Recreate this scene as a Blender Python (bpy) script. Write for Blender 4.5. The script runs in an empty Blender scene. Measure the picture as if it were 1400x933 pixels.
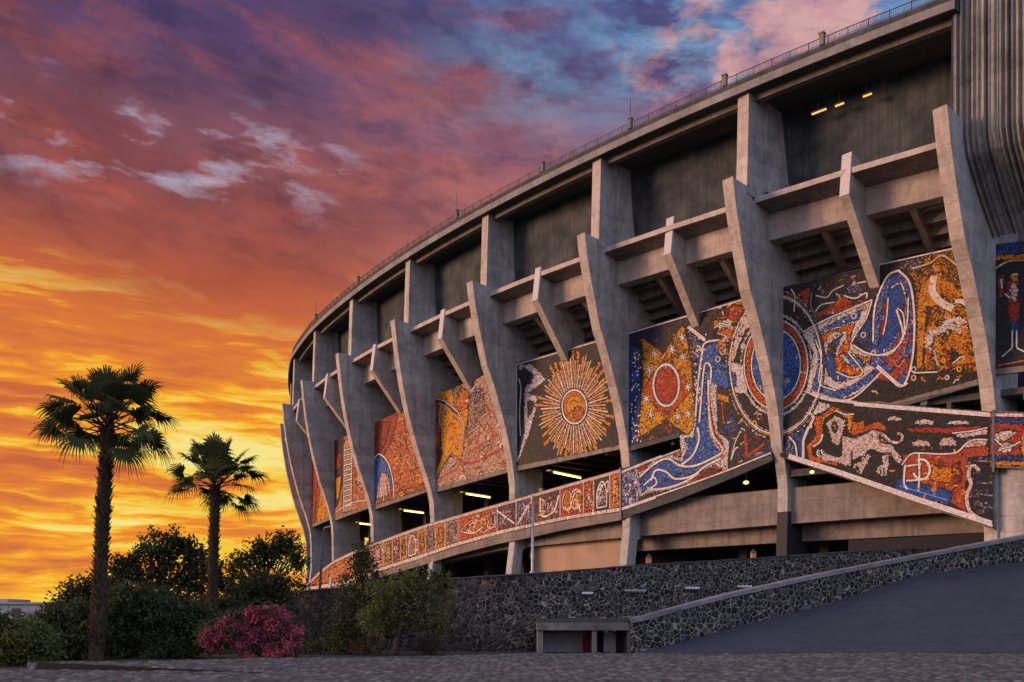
import bpy, bmesh, math, random
import numpy as np
from mathutils import Vector

random.seed(7)
rng = np.random.default_rng(11)
SC = bpy.context.scene
COL = SC.collection
HC = 1.8            # eye height of the photographer

# ------------------------------------------------------------------ helpers
def link(o):
    COL.objects.link(o)
    return o

def origin_of(p):
    v = Vector((0, 0, 0))
    while p is not None:
        v += p.location
        p = p.parent
    return v

def props(o, label=None, cat=None, group=None, kind=None):
    if label: o["label"] = label
    if cat: o["category"] = cat
    if group: o["group"] = group
    if kind: o["kind"] = kind
    return o

def empty(name, loc, label, cat, group=None, kind=None):
    o = bpy.data.objects.new(name, None)
    o.location = loc
    o.empty_display_size = 0.3
    link(o)
    return props(o, label, cat, group, kind)

class MB:
    """collects world space geometry, then links it as ONE mesh object"""
    def __init__(s):
        s.v = []; s.f = []; s.m = []
    def add(s, verts, faces, mi=0):
        b = len(s.v)
        s.v += [tuple(float(c) for c in p) for p in verts]
        for f in faces:
            s.f.append(tuple(b + i for i in f)); s.m.append(mi)
    def loft(s, secs, closed=True, caps=True, mi=0):
        n = len(secs[0]); vs = [p for sec in secs for p in sec]; fs = []
        for i in range(len(secs) - 1):
            for j in range(n if closed else n - 1):
                a = i * n + j; b = i * n + (j + 1) % n
                fs.append((a, b, b + n, a + n))
        if caps and closed:
            fs.append(tuple(range(n))[::-1]); fs.append(tuple((len(secs) - 1) * n + j for j in range(n)))
        s.add(vs, fs, mi)
    def box(s, c, size, rz=0.0, mi=0):
        ca, sa = math.cos(rz), math.sin(rz); vs = []
        for dz in (-.5, .5):
            for dx, dy in ((-.5, -.5), (.5, -.5), (.5, .5), (-.5, .5)):
                x, y = dx * size[0], dy * size[1]
                vs.append((c[0] + x * ca - y * sa, c[1] + x * sa + y * ca, c[2] + dz * size[2]))
        s.add(vs, [(3, 2, 1, 0), (4, 5, 6, 7), (0, 1, 5, 4), (1, 2, 6, 5), (2, 3, 7, 6), (3, 0, 4, 7)], mi)
    def bar(s, a, b, w, h=None, mi=0, up=(0, 0, 1)):
        a = Vector(a); b = Vector(b); d = (b - a)
        if d.length < 1e-6: return
        d.normalize(); u = Vector(up)
        if abs(d.dot(u)) > .98: u = Vector((1, 0, 0))
        x = d.cross(u).normalized(); y = x.cross(d).normalized(); h = h or w
        sec = lambda p: [p + x * w / 2 * i + y * h / 2 * j for i, j in ((-1, -1), (1, -1), (1, 1), (-1, 1))]
        s.loft([sec(a), sec(b)], mi=mi)
    def tube(s, pts, radii, n=8, mi=0, caps=True):
        secs = []
        pts = [Vector(p) for p in pts]
        for i, p in enumerate(pts):
            d = (pts[min(i + 1, len(pts) - 1)] - pts[max(i - 1, 0)]).normalized()
            u = Vector((0, 0, 1)) if abs(d.z) < .9 else Vector((1, 0, 0))
            x = d.cross(u).normalized(); y = x.cross(d)
            r = radii[i] if hasattr(radii, '__len__') else radii
            secs.append([p + (x * math.cos(2 * math.pi * k / n) + y * math.sin(2 * math.pi * k / n)) * r for k in range(n)])
        s.loft(secs, caps=caps, mi=mi)
    def build(s, name, mats, parent=None, smooth=False, label=None, fix=True):
        me = bpy.data.meshes.new(name)
        off = origin_of(parent) if parent is not None else Vector((0, 0, 0))
        me.from_pydata([(p[0] - off.x, p[1] - off.y, p[2] - off.z) for p in s.v], [], s.f)
        if not isinstance(mats, (list, tuple)): mats = [mats]
        for m in mats: me.materials.append(m)
        if len(mats) > 1: me.polygons.foreach_set('material_index', s.m)
        if fix:
            bm = bmesh.new(); bm.from_mesh(me)
            bmesh.ops.recalc_face_normals(bm, faces=bm.faces); bm.to_mesh(me); bm.free()
        if smooth: me.polygons.foreach_set('use_smooth', [True] * len(me.polygons))
        me.update()
        o = bpy.data.objects.new(name, me); link(o)
        if parent is not None: o.parent = parent
        if label: o["label"] = label
        return o

def np_mesh(name, V, F, mats, parent=None, attrs=None, smooth=False):
    """big mesh from numpy arrays, F is (n,4) or (n,3)"""
    me = bpy.data.meshes.new(name)
    off = origin_of(parent) if parent is not None else Vector((0, 0, 0))
    V = V - np.array(off)
    n, k = F.shape
    me.vertices.add(len(V)); me.vertices.foreach_set('co', V.astype(np.float32).ravel())
    me.loops.add(n * k); me.loops.foreach_set('vertex_index', F.astype(np.int32).ravel())
    me.polygons.add(n)
    me.polygons.foreach_set('loop_start', np.arange(0, n * k, k, dtype=np.int32))
    me.polygons.foreach_set('loop_total', np.full(n, k, dtype=np.int32))
    if not isinstance(mats, (list, tuple)): mats = [mats]
    for m in mats: me.materials.append(m)
    for nm, dom, arr in (attrs or []):
        if arr.ndim == 2:
            a = me.attributes.new(nm, 'FLOAT_COLOR', dom)
            if arr.shape[1] == 3: arr = np.concatenate([arr, np.ones((len(arr), 1))], 1)
            a.data.foreach_set('color', arr.astype(np.float32).ravel())
        else:
            a = me.attributes.new(nm, 'FLOAT', dom); a.data.foreach_set('value', arr.astype(np.float32))
    me.update(calc_edges=True)
    if smooth: me.polygons.foreach_set('use_smooth', [True] * n)
    o = bpy.data.objects.new(name, me); link(o)
    if parent is not None: o.parent = parent
    return o

# ------------------------------------------------------------------ materials
class NT:
    def __init__(s, name):
        s.mat = bpy.data.materials.new(name); s.mat.use_nodes = True
        s.t = s.mat.node_tree; s.n = s.t.nodes
        s.b = s.n['Principled BSDF']
    def node(s, ty, **kw):
        n = s.n.new(ty)
        for k, v in kw.items():
            if k.startswith('i_'):
                n.inputs[k[2:].replace('_', ' ')].default_value = v
            else: setattr(n, k, v)
        return n
    def lk(s, a, b): s.t.links.new(a, b)
    def ramp(s, fac, stops, interp='LINEAR'):
        r = s.n.new('ShaderNodeValToRGB'); r.color_ramp.interpolation = interp
        e = r.color_ramp.elements
        while len(e) < len(stops): e.new(.5)
        for el, (p, c) in zip(e, stops):
            el.position = p; el.color = (c[0], c[1], c[2], 1) if hasattr(c, '__len__') else (c, c, c, 1)
        s.lk(fac, r.inputs[0]); return r.outputs[0]
    def mix(s, f, a, b, mode='MIX'):
        m = s.n.new('ShaderNodeMix'); m.data_type = 'RGBA'; m.blend_type = mode
        for sock, v in ((m.inputs[0], f), (m.inputs[6], a), (m.inputs[7], b)):
            if hasattr(v, 'is_output'): s.lk(v, sock)
            elif hasattr(v, '__len__'): sock.default_value = (*v[:3], 1)
            else: sock.default_value = v
        return m.outputs[2]
    def math(s, op, a, b=None, c=None, clamp=False):
        m = s.n.new('ShaderNodeMath'); m.operation = op; m.use_clamp = clamp
        for i, v in enumerate((a, b, c)):
            if v is None: continue
            if hasattr(v, 'is_output'): s.lk(v, m.inputs[i])
            else: m.inputs[i].default_value = v
        return m.outputs[0]
    def noise(s, vec, scale, detail=6, rough=.55, dist=0.0):
        n = s.node('ShaderNodeTexNoise'); n.inputs['Scale'].default_value = scale
        n.inputs['Detail'].default_value = detail; n.inputs['Roughness'].default_value = rough
        n.inputs['Distortion'].default_value = dist
        if vec is not None: s.lk(vec, n.inputs['Vector'])
        return n.outputs['Fac']
    def geo(s):
        return s.node('ShaderNodeNewGeometry').outputs['Position']
    def mapping(s, vec, scale=(1, 1, 1), loc=(0, 0, 0), rot=(0, 0, 0)):
        m = s.node('ShaderNodeMapping'); s.lk(vec, m.inputs[0])
        m.inputs['Scale'].default_value = scale; m.inputs['Location'].default_value = loc
        m.inputs['Rotation'].default_value = rot
        return m.outputs[0]
    def bump(s, h, strength=.3, dist=.05, prev=None):
        b = s.node('ShaderNodeBump'); b.inputs['Strength'].default_value = strength
        b.inputs['Distance'].default_value = dist; s.lk(h, b.inputs['Height'])
        if prev is not None: s.lk(prev, b.inputs['Normal'])
        return b.outputs[0]
    def out(s, color=None, rough=None, normal=None, spec=None):
        for nm, v in (('Base Color', color), ('Roughness', rough), ('Normal', normal), ('Specular IOR Level', spec)):
            if v is None: continue
            k = s.b.inputs[nm]
            if hasattr(v, 'is_output'): s.lk(v, k)
            elif hasattr(v, '__len__'): k.default_value = (*v[:3], 1)
            else: k.default_value = v
        return s.mat

def concrete(name, c1, c2, board=.55, streak=.35, rough=.85, sx=1.6):
    """board-marked concrete: form lines, blotches, run-off streaks"""
    t = NT(name); P = t.geo()
    n1 = t.noise(P, .33, 8, .62)
    n2 = t.noise(P, 2.6, 6, .6)
    st = t.noise(t.mapping(P, (sx, sx, .09)), 1.0, 5, .6)
    col = t.mix(t.ramp(n1, [(.32, 0), (.7, 1)]), c2, c1)
    col = t.mix(t.math('MULTIPLY', t.ramp(st, [(.5, 0), (.72, 1)]), streak), col, tuple(x * .42 for x in c2))
    col = t.mix(t.math('MULTIPLY', t.ramp(n2, [(.5, 0), (.75, 1)]), .35), col, tuple(min(1, x * 1.35) for x in c1))
    n3 = t.noise(P, .95, 9, .68, .6)
    col = t.mix(t.math('MULTIPLY', t.ramp(n3, [(.48, 0), (.66, 1)]), .55), col, tuple(x * .52 for x in c2))
    n4 = t.noise(t.mapping(P, (5.5, 5.5, .22)), 1.0, 4, .6)
    col = t.mix(t.math('MULTIPLY', t.ramp(n4, [(.55, 0), (.72, 1)]), .4), col, tuple(x * .5 for x in c2))
    # horizontal lifts and formwork boards
    sep = t.node('ShaderNodeSeparateXYZ'); t.lk(P, sep.inputs[0])
    z = sep.outputs[2]
    fr = t.math('FRACT', t.math('MULTIPLY', z, 1 / 1.22))
    line = t.ramp(fr, [(0, 1), (.025, 1), (.05, 0), (1, 0)])
    fr2 = t.math('FRACT', t.math('MULTIPLY', z, 1 / .305))
    line2 = t.ramp(fr2, [(0, 1), (.06, .6), (.12, 0), (1, 0)])
    cell = t.math('FLOOR', t.math('MULTIPLY', z, 1 / 1.22))
    wn = t.node('ShaderNodeTexWhiteNoise', noise_dimensions='1D'); t.lk(cell, wn.inputs['W'])
    col = t.mix(.22, col, t.mix(wn.outputs['Value'], tuple(x * .8 for x in c2), tuple(min(1, x * 1.18) for x in c1)))
    col = t.mix(t.math('MULTIPLY', line, board), col, tuple(x * .45 for x in c2))
    pores = t.noise(P, 14, 3, .7)
    hgt = t.math('ADD', t.math('MULTIPLY', line, -.7), t.math('ADD', t.math('MULTIPLY', line2, -.25), t.math('MULTIPLY', pores, .6)))
    nr = t.bump(hgt, .35, .06)
    nr = t.bump(n2, .2, .15, nr)
    return t.out(col, t.ramp(n2, [(.3, rough - .1), (.7, min(1, rough + .08))]), nr, .08)

M = {}
M['concrete'] = concrete('board_concrete', (.45, .45, .45), (.225, .227, .232), board=.18, streak=.7)
M['concrete_pale'] = concrete('pale_concrete', (.52, .47, .44), (.31, .28, .26), streak=.6, board=.2)
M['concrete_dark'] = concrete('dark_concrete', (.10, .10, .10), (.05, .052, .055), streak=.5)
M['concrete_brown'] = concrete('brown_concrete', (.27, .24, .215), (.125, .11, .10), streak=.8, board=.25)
M['concrete_ribbed'] = concrete('ribbed_concrete', (.34, .33, .31), (.14, .137, .133), board=.06, streak=.9, sx=4.5)
M['concrete_rim'] = concrete('rim_concrete', (.26, .26, .27), (.14, .14, .148), board=.1, streak=.7)

def simple(name, col, rough=.6, metal=0.0, nscale=6.0, var=.25, bump=.15):
    t = NT(name); P = t.geo(); n = t.noise(P, nscale, 5, .6)
    c = t.mix(t.ramp(n, [(.3, 0), (.7, 1)]), tuple(x * (1 - var) for x in col), tuple(min(1, x * (1 + var)) for x in col))
    t.b.inputs['Metallic'].default_value = metal
    return t.out(c, rough, t.bump(n, bump, .02), .5 if metal > .3 else .12)

M['metal_grey'] = simple('galvanised_steel', (.30, .31, .33), .45, .7)
M['metal_dark'] = simple('dark_steel', (.06, .06, .065), .5, .5)
M['kerb'] = simple('dark_kerb_stone', (.016, .015, .015), .9)
M['joint'] = simple('joint_steel', (.12, .13, .16), .6, .3)
M['black_paint'] = simple('black_paint', (.022, .024, .03), .55)
M['red_paint'] = simple('red_door_paint', (.32, .012, .015), .45)
M['pale_paint'] = simple('pale_wall_paint', (.33, .34, .37), .7, nscale=1.5)
M['buff_wall'] = simple('buff_render', (.33, .24, .18), .85, nscale=.5, var=.12)
M['white_paint'] = simple('white_paint', (.62, .62, .64), .5)
M['white_concrete'] = simple('pale_fin_edge', (.46, .45, .46), .6, nscale=9)
M['orange_paint'] = simple('orange_lantern_paint', (.5, .2, .1), .5)
M['trunk'] = simple('bark', (.055, .042, .033), .9, nscale=9, var=.5, bump=.5)
M['palm_trunk'] = simple('palm_bark', (.048, .034, .025), .9, nscale=7, var=.5, bump=.6)
M['soil'] = simple('dry_soil', (.055, .043, .034), .95, nscale=2.5, var=.5, bump=.5)

def emis(name, col, strength):
    t = NT(name)
    t.b.inputs['Base Color'].default_value = (.8, .7, .4, 1)
    t.b.inputs['Emission Color'].default_value = (*col, 1)
    t.b.inputs['Emission Strength'].default_value = strength
    return t.mat
M['lamp_lit'] = emis('lit_tube', (1, .62, .16), 6.5)
M['lamp_dim'] = emis('lit_tube_dim', (1, .55, .06), .75)
M['bulb'] = emis('lit_bulb', (1, .62, .18), 2.0)
M['lamp_body'] = simple('yellow_housing', (.45, .34, .05), .6)  # plain yellow base colour for the tube housings

def leafmat(name, cols, scale=.8, trans=.25, rough=.6):
    t = NT(name); P = t.geo()
    n = t.noise(P, scale, 4, .6); n2 = t.noise(P, 9.0, 2, .6)
    c = t.ramp(n, [(.3, cols[0]), (.52, cols[1]), (.72, cols[2])])
    c = t.mix(.35, c, t.ramp(n2, [(.3, cols[0]), (.7, cols[2])]))
    m = t.out(c, rough, None, .15)
    tr = t.node('ShaderNodeBsdfTranslucent'); t.lk(c, tr.inputs[0])
    mx = t.node('ShaderNodeMixShader'); mx.inputs[0].default_value = trans
    o = t.n['Material Output']
    t.lk(t.b.outputs[0], mx.inputs[1]); t.lk(tr.outputs[0], mx.inputs[2]); t.lk(mx.outputs[0], o.inputs[0])
    return m
M['leaf_dark'] = leafmat('dark_leaves', [(.016, .022, .012), (.026, .037, .017), (.045, .06, .025)])
M['leaf_mid'] = leafmat('mid_leaves', [(.024, .033, .016), (.042, .058, .024), (.08, .10, .042)])
M['leaf_olive'] = leafmat('olive_leaves', [(.05, .065, .022), (.095, .115, .036), (.16, .18, .06)])
M['leaf_palm'] = leafmat('palm_leaves', [(.035, .05, .018), (.055, .075, .026), (.085, .10, .04)], trans=.3)
M['leaf_dry'] = leafmat('dry_leaves', [(.06, .045, .028), (.09, .065, .04), (.13, .10, .06)])
M['flower'] = leafmat('oleander_flowers', [(.28, .03, .075), (.50, .085, .17), (.66, .25, .33)], trans=.3)

# lava-stone masonry with pale mortar joints
def masonry(name, scale, mortar, fade, worn=False):
    t = NT(name); P = t.geo()
    dn = t.node('ShaderNodeTexNoise'); dn.inputs['Scale'].default_value = 1.3; t.lk(P, dn.inputs['Vector'])
    wob = t.mix(.09, P, dn.outputs['Color'], 'ADD')
    v = t.node('ShaderNodeTexVoronoi', feature='DISTANCE_TO_EDGE'); v.inputs['Scale'].default_value = scale
    v.inputs['Randomness'].default_value = 1.0
    t.lk(wob, v.inputs['Vector'])
    v2 = t.node('ShaderNodeTexVoronoi', feature='F1'); v2.inputs['Scale'].default_value = scale
    v2.inputs['Randomness'].default_value = 1.0
    t.lk(wob, v2.inputs['Vector'])
    edge = v.outputs['Distance']
    nW = t.noise(P, 5.0, 4, .6)
    wdt = t.math('ADD', t.math('MULTIPLY', t.ramp(nW, [(.3, 0), (.75, 1)]), .15), .012)
    joint = t.math('SUBTRACT', 1.0, t.math('DIVIDE', edge, wdt, clamp=True), clamp=True)
    joint = t.ramp(joint, [(.15, 0), (.5, 1)])
    nf = t.noise(P, .22, 5, .6)
    nf2 = t.noise(P, 2.2, 5, .65)
    vis = t.ramp(t.math('ADD', t.math('MULTIPLY', nf, .6), t.math('MULTIPLY', nf2, .5)), [(fade[0], .12), (fade[1], 1)])
    if worn:                      # older stretch: joints mostly lost towards the left end
        sx = t.node('ShaderNodeSeparateXYZ'); t.lk(P, sx.inputs[0])
        old = t.ramp(t.math('ADD', t.math('MULTIPLY', sx.outputs[0], .06), t.math('ADD', .36, t.math('MULTIPLY', t.math('SUBTRACT', nf, .5), 1.2))), [(.25, .18), (.6, 1)])
        vis = t.math('MULTIPLY', vis, old)
    cs = t.node('ShaderNodeSeparateColor'); t.lk(v2.outputs['Color'], cs.inputs[0])
    stone = t.ramp(cs.outputs[0], [(0, (.014, .015, .019)), (.5, (.027, .028, .034)), (.85, (.052, .052, .056)), (1, (.095, .09, .085))])
    grit = t.noise(P, 22, 4, .7)
    stone = t.mix(t.ramp(grit, [(.55, 0), (.8, .5)]), stone, (.12, .12, .125))
    speck = t.noise(P, 7.5, 2, .5)
    stone = t.mix(t.ramp(speck, [(.66, 0), (.7, .55)]), stone, (.24, .235, .24))
    mcol = t.mix(t.noise(P, 3.0, 3, .6), tuple(x * .6 for x in mortar), mortar)
    c = t.mix(t.math('MULTIPLY', joint, vis), stone, mcol)
    h = t.math('ADD', t.ramp(edge, [(0, 0), (.16, .8), (.4, 1)]), t.math('MULTIPLY', grit, .35))
    return t.out(c, .85, t.bump(h, .9, .14), .08)
M['masonry'] = masonry('lava_masonry', 3.5, (.40, .375, .34), (.40, .56), True)
M['masonry_ramp'] = masonry('lava_masonry_ramp', 2.9, (.36, .34, .31), (.2, .42))

# cobbles : colour per stone is stored with the stones
t = NT('cobbles'); P = t.geo()
a = t.node('ShaderNodeAttribute', attribute_name='stone')
c = t.ramp(a.outputs['Fac'], [(0, (.045, .045, .048)), (.4, (.085, .084, .086)), (.8, (.14, .137, .138)), (1, (.26, .25, .25))])
n1 = t.noise(P, .35, 6, .6); n2 = t.noise(P, 18, 4, .6)
c = t.mix(t.ramp(n1, [(.4, 0), (.7, .4)]), c, (.055, .05, .05))
c = t.mix(t.ramp(n2, [(.45, 0), (.8, .45)]), c, (.24, .22, .21))
j = t.node('ShaderNodeAttribute', attribute_name='joint')
c = t.mix(t.math('MULTIPLY', j.outputs['Fac'], .75), c, (.03, .028, .027))
M['cobble'] = t.out(c, .75, t.bump(n2, .5, .03), .15)

t = NT('ground_soil'); P = t.geo()
n1 = t.noise(P, .12, 8, .6); n2 = t.noise(P, 4, 5, .6)
c = t.mix(n1, (.045, .04, .034), (.085, .075, .062)); c = t.mix(t.ramp(n2, [(.4, 0), (.7, .6)]), c, (.035, .04, .022))
M['ground'] = t.out(c, .95, t.bump(n2, .6, .1), .05)

t = NT('ramp_asphalt'); P = t.geo()
n1 = t.noise(P, .25, 7, .6); n2 = t.noise(P, 35, 3, .6)
st = t.noise(t.mapping(P, (.15, .8, 2.2)), 1.0, 5, .6)
c = t.mix(n1, (.034, .040, .056), (.052, .060, .082))
c = t.mix(t.ramp(st, [(.5, 0), (.7, .35)]), c, (.07, .078, .098))
c = t.mix(t.ramp(n2, [(.5, 0), (.75, .5)]), c, (.10, .10, .108))
fine = t.noise(t.mapping(P, (1.2, 6, 16)), 1.0, 5, .7)
c = t.mix(t.ramp(fine, [(.42, 0), (.7, .55)]), c, (.085, .092, .112))
sx = t.node('ShaderNodeSeparateXYZ'); t.lk(P, sx.inputs[0])
jx = t.ramp(t.math('FRACT', t.math('MULTIPLY', t.math('ADD', sx.outputs[0], t.math('MULTIPLY', n1, .15)), .22)), [(0, 1), (.012, 1), (.02, 0), (1, 0)])
jz = t.ramp(t.math('FRACT', t.math('MULTIPLY', t.math('ADD', sx.outputs[2], t.math('MULTIPLY', n1, .2)), .62)), [(0, 1), (.03, 1), (.05, 0), (1, 0)])
c = t.mix(t.math('MULTIPLY', jz, .13), c, (.02, .022, .03))
blot = t.noise(P, .8, 6, .65)
c = t.mix(t.ramp(blot, [(.50, 0), (.70, .28)]), c, (.022, .025, .034))
M['asphalt'] = t.out(c, .8, t.bump(n2, .5, .02), .12)

# corrugated sheet / dark boarded wall up in the gallery
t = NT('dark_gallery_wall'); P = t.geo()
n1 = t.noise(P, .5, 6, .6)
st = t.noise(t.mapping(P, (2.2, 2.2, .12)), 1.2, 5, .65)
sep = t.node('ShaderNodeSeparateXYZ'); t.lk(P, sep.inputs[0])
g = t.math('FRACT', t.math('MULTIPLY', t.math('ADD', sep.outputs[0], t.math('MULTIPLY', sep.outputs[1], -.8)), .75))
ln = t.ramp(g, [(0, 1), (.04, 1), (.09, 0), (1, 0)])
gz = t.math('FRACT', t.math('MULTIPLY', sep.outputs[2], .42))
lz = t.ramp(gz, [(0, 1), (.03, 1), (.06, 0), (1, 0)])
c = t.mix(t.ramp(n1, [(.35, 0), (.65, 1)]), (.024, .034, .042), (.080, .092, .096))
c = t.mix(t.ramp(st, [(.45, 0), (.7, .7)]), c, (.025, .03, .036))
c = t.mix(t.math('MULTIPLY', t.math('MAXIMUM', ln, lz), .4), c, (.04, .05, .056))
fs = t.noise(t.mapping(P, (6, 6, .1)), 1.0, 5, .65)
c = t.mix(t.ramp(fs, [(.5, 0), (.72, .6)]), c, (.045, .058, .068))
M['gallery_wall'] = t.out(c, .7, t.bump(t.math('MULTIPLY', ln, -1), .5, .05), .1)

# glass tesserae: colour lives with every tile
t = NT('tesserae')
a = t.node('ShaderNodeAttribute', attribute_name='tile_colour')
P = t.geo(); n = t.noise(P, 30, 2, .5)
c = t.mix(t.ramp(n, [(.3, .0), (.8, .3)]), a.outputs['Color'], (.05, .045, .04))
M['tile'] = t.out(c, t.ramp(n, [(.3, .5), (.7, .8)]), None, .22)
M['grout'] = simple('mosaic_grout', (.06, .052, .047), .95)

# ------------------------------------------------------------------ plan of the stadium
FPX, HOR = 1250.0, 850.0                      # lens in photo pixels, eye level row
CX, CZ, RAD = 166.496, 242.366, 224.381       # bowl centre and radius of the pillar heads
TH = [1.2988, 1.2271, 1.1554, 1.0837, 1.013, .9394, .869, .7967, .7279, .6558, .5855, .515]
DL = [0, 0, 0, 0, 0, 0, 0, .04, .11, .2, .2, .2]
RO = [-4.2, -2.3, -.5, 0, 0, 0, 0, 0, 0, 0, 0, 0]
DM = [4.9, 4.9, 4.9, 4.9, 5.2, 5.66, 6.03, 6.5, 7.35, 8.6, 8.6, 8.6]   # pillar head to mural wall
ip = lambda k, L: float(np.interp(k, range(12), L))
dm = lambda k: ip(k, DM)
def fr(k):
    t = ip(k, TH); p = t + ip(k, DL); r = RAD + ip(k, RO)
    return (CX - r * math.sin(t), CZ - r * math.cos(t)), (math.sin(p), math.cos(p))
def W(k, d, h, s=0.0):
    """k: bay number, d: metres inward, h: metres over eye level, s: metres along the wall"""
    (bx, by), (nx, ny) = fr(k)
    return (bx + d * nx + s * ny, by + d * ny - s * nx, h + HC)

stad = empty('stadium', (CX, CZ, 0), 'grey concrete stadium with inverted triangular pillars and mosaic murals', 'stadium')

def radial_slab(mb, k, prof, s0, s1, mi=0):
    mb.loft([[W(k, d, h, s0) for d, h in prof], [W(k, d, h, s1) for d, h in prof]], mi=mi)

def ring(mb, k0, k1, prof, n=2, mi=0):
    """sweep a (d,h) section along the wall; d and h may be functions of k"""
    secs = []
    for i in range(n + 1):
        k = k0 + (k1 - k0) * i / n
        secs.append([W(k, d(k) if callable(d) else d, h(k) if callable(h) else h) for d, h in prof])
    mb.loft(secs, mi=mi)

E4 = [(36.1, 0), (33, .07), (30.4, .14), (27.8, .23), (24.5, .38), (21, .58), (18, .80), (16.1, .92), (14.6, .985), (13.1, 1.0)]
E8 = [(36.1, 0), (33.7, .07), (31.2, .17), (27.6, .34), (25.6, .5), (21.2, .78), (18.3, .915), (16.4, .975), (15.2, 1.0)]
TPIL = 1.0
for k in range(0, 10):
    D = dm(k) - .12
    E_ = E4 if k <= 5 else E8
    prof = [(D * e, h) for h, e in E_]
    if k == 8:
        prof = [(D * e * 1.0, h) for h, e in E_]
    prof[0] = (0.02, 36.1)
    if k < 8:
        prof += [(D + .05, 9), (D - .1, 8), (D - 1.5, -1.8)]
    elif k == 8:
        prof += [(D + .1, 14.9), (D + .5, 14.2), (D + 1.0, 11.9), (D + 1.0, 8.6), (D + .45, -1.8)]
    else:
        prof += [(D + .15, 14), (D + .35, -1.8)]
    back = D + 4.2
    prof += ([(D - .2, -1.8), (D + 1.25, 8.0)] if k < 8 else [(D + (2.6 if k < 9 else 4.2), -1.8), (D + (2.6 if k < 9 else 4.2), 8.0)]) + [(back, 9.0), (back, 35.0), (2.9, 35.0), (2.7, 35.95)]
    mb = MB(); radial_slab(mb, k, prof, 0, TPIL)
    pil = mb.build('pillar', M['concrete'], stad)
    bv = pil.modifiers.new('edge', 'BEVEL'); bv.width = .05; bv.segments = 1; bv.limit_method = 'ANGLE'; bv.angle_limit = math.radians(40)
    # pale outer edge on every pillar: warm light put into its colour
    ed = MB()
    outer = [p for p in prof if p[0] <= D + 1.1 and p[1] < 36.2][:len(E_) + (0 if k == 9 else 1)]
    outer = prof[:len(E_)]
    secs = []
    for s_ in (-.004, TPIL + .004):
        secs.append([W(k, d - .012, h, s_) for d, h in outer] + [W(k, d + .10, h, s_) for d, h in outer[::-1]])
    ed.loft(secs)
    ed.build('pillar_edge', M['concrete_pale'], pil)

# black painted foot of the pillar nearest the ramp
mb = MB(); D = dm(8) - .12
radial_slab(mb, 8, [(D + .98, 9.6), (D + .43, -1.8), (D + 4.3, -1.8), (D + 4.3, 9.6)], -.02, TPIL + .02)
mb.build('pillar_foot', M['black_paint'], stad)

# short intermediate fins, upper columns
FK = [1.5, 2.5, 3.5, 4.5, 5.5, 6.5, 7.5, 8.5]
FT = [1.3, 1.41, 1.5, 1.8, 2.16, 2.52, 3.2, 3.5]
FH = [35.0, 35.2, 35.4, 35.55, 35.7, 35.9, 36.2, 36.65]
for k, dt, ht in zip(FK, FT, FH):
    D = dm(k)
    prof = [(dt, ht), (dt - .42, ht - 3.4), (D - .03, 27.2), (D + .5, 26.9), (D + 2.6, 26.9), (D + 2.6, 34.6), (dt + 1.2, ht - .25)]
    mb = MB(); radial_slab(mb, k, prof, 0, .78)
    fin = mb.build('fin', M['concrete'], stad)
    e = MB()
    e.loft([[W(k, a, b, s_) for a, b in ((dt - .015, ht + .01), (dt - .44, ht - 3.4), (dt - .30, ht - 3.4), (dt + .12, ht + .01))] for s_ in (-.012, .792)])
    e.build('fin_edge', M['white_concrete'], fin)  # outer edges paler than the fin sides: light put into the colour
    e = MB()
    e.loft([[W(k, a, b, s_) for a, b in ((dt - .43, ht - 3.43), (D - .04, 27.2), (D + .10, 27.2), (dt - .29, ht - 3.43))] for s_ in (-.004, .784)])
    e.build('fin_edge', M['concrete_pale'], fin)

for k in range(0, 9):
    d0 = 1.65 + .035 * k
    prof = [(d0 + .3, 43.75), (d0, 35.3), (d0 + 2.6, 35.3), (d0 + 2.9, 43.75)]
    mb = MB(); radial_slab(mb, k, prof, 0.02, 1.06)
    c = mb.build('upper_column', M['concrete'], stad)
    e = MB()
    e.loft([[W(k, a, b, s_) for a, b in ((d0 + .285, 43.74), (d0 - .015, 35.37), (d0 + .1, 35.37), (d0 + .4, 43.74))] for s_ in (.012, 1.07)])
    e.build('column_edge', M['concrete_pale'], c)  # light on the column's outer face, put in as paler concrete
    # return wall behind the column, wider at its foot
    mb = MB()
    mb.loft([[W(k, d0 + 2.75, 43.74, .1), W(k, d0 + 5.2, 43.74, .1), W(k, d0 + 5.2, 43.74, 1.2), W(k, d0 + 2.75, 43.74, 1.2)],
             [W(k, d0 + 2.5, 36.1, .1), W(k, d0 + 5.2, 36.1, .1), W(k, d0 + 5.2, 36.1, 1.9), W(k, d0 + 2.5, 36.1, 1.35)]])
    mb.build('column_buttress', M['concrete'], stad)

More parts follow.
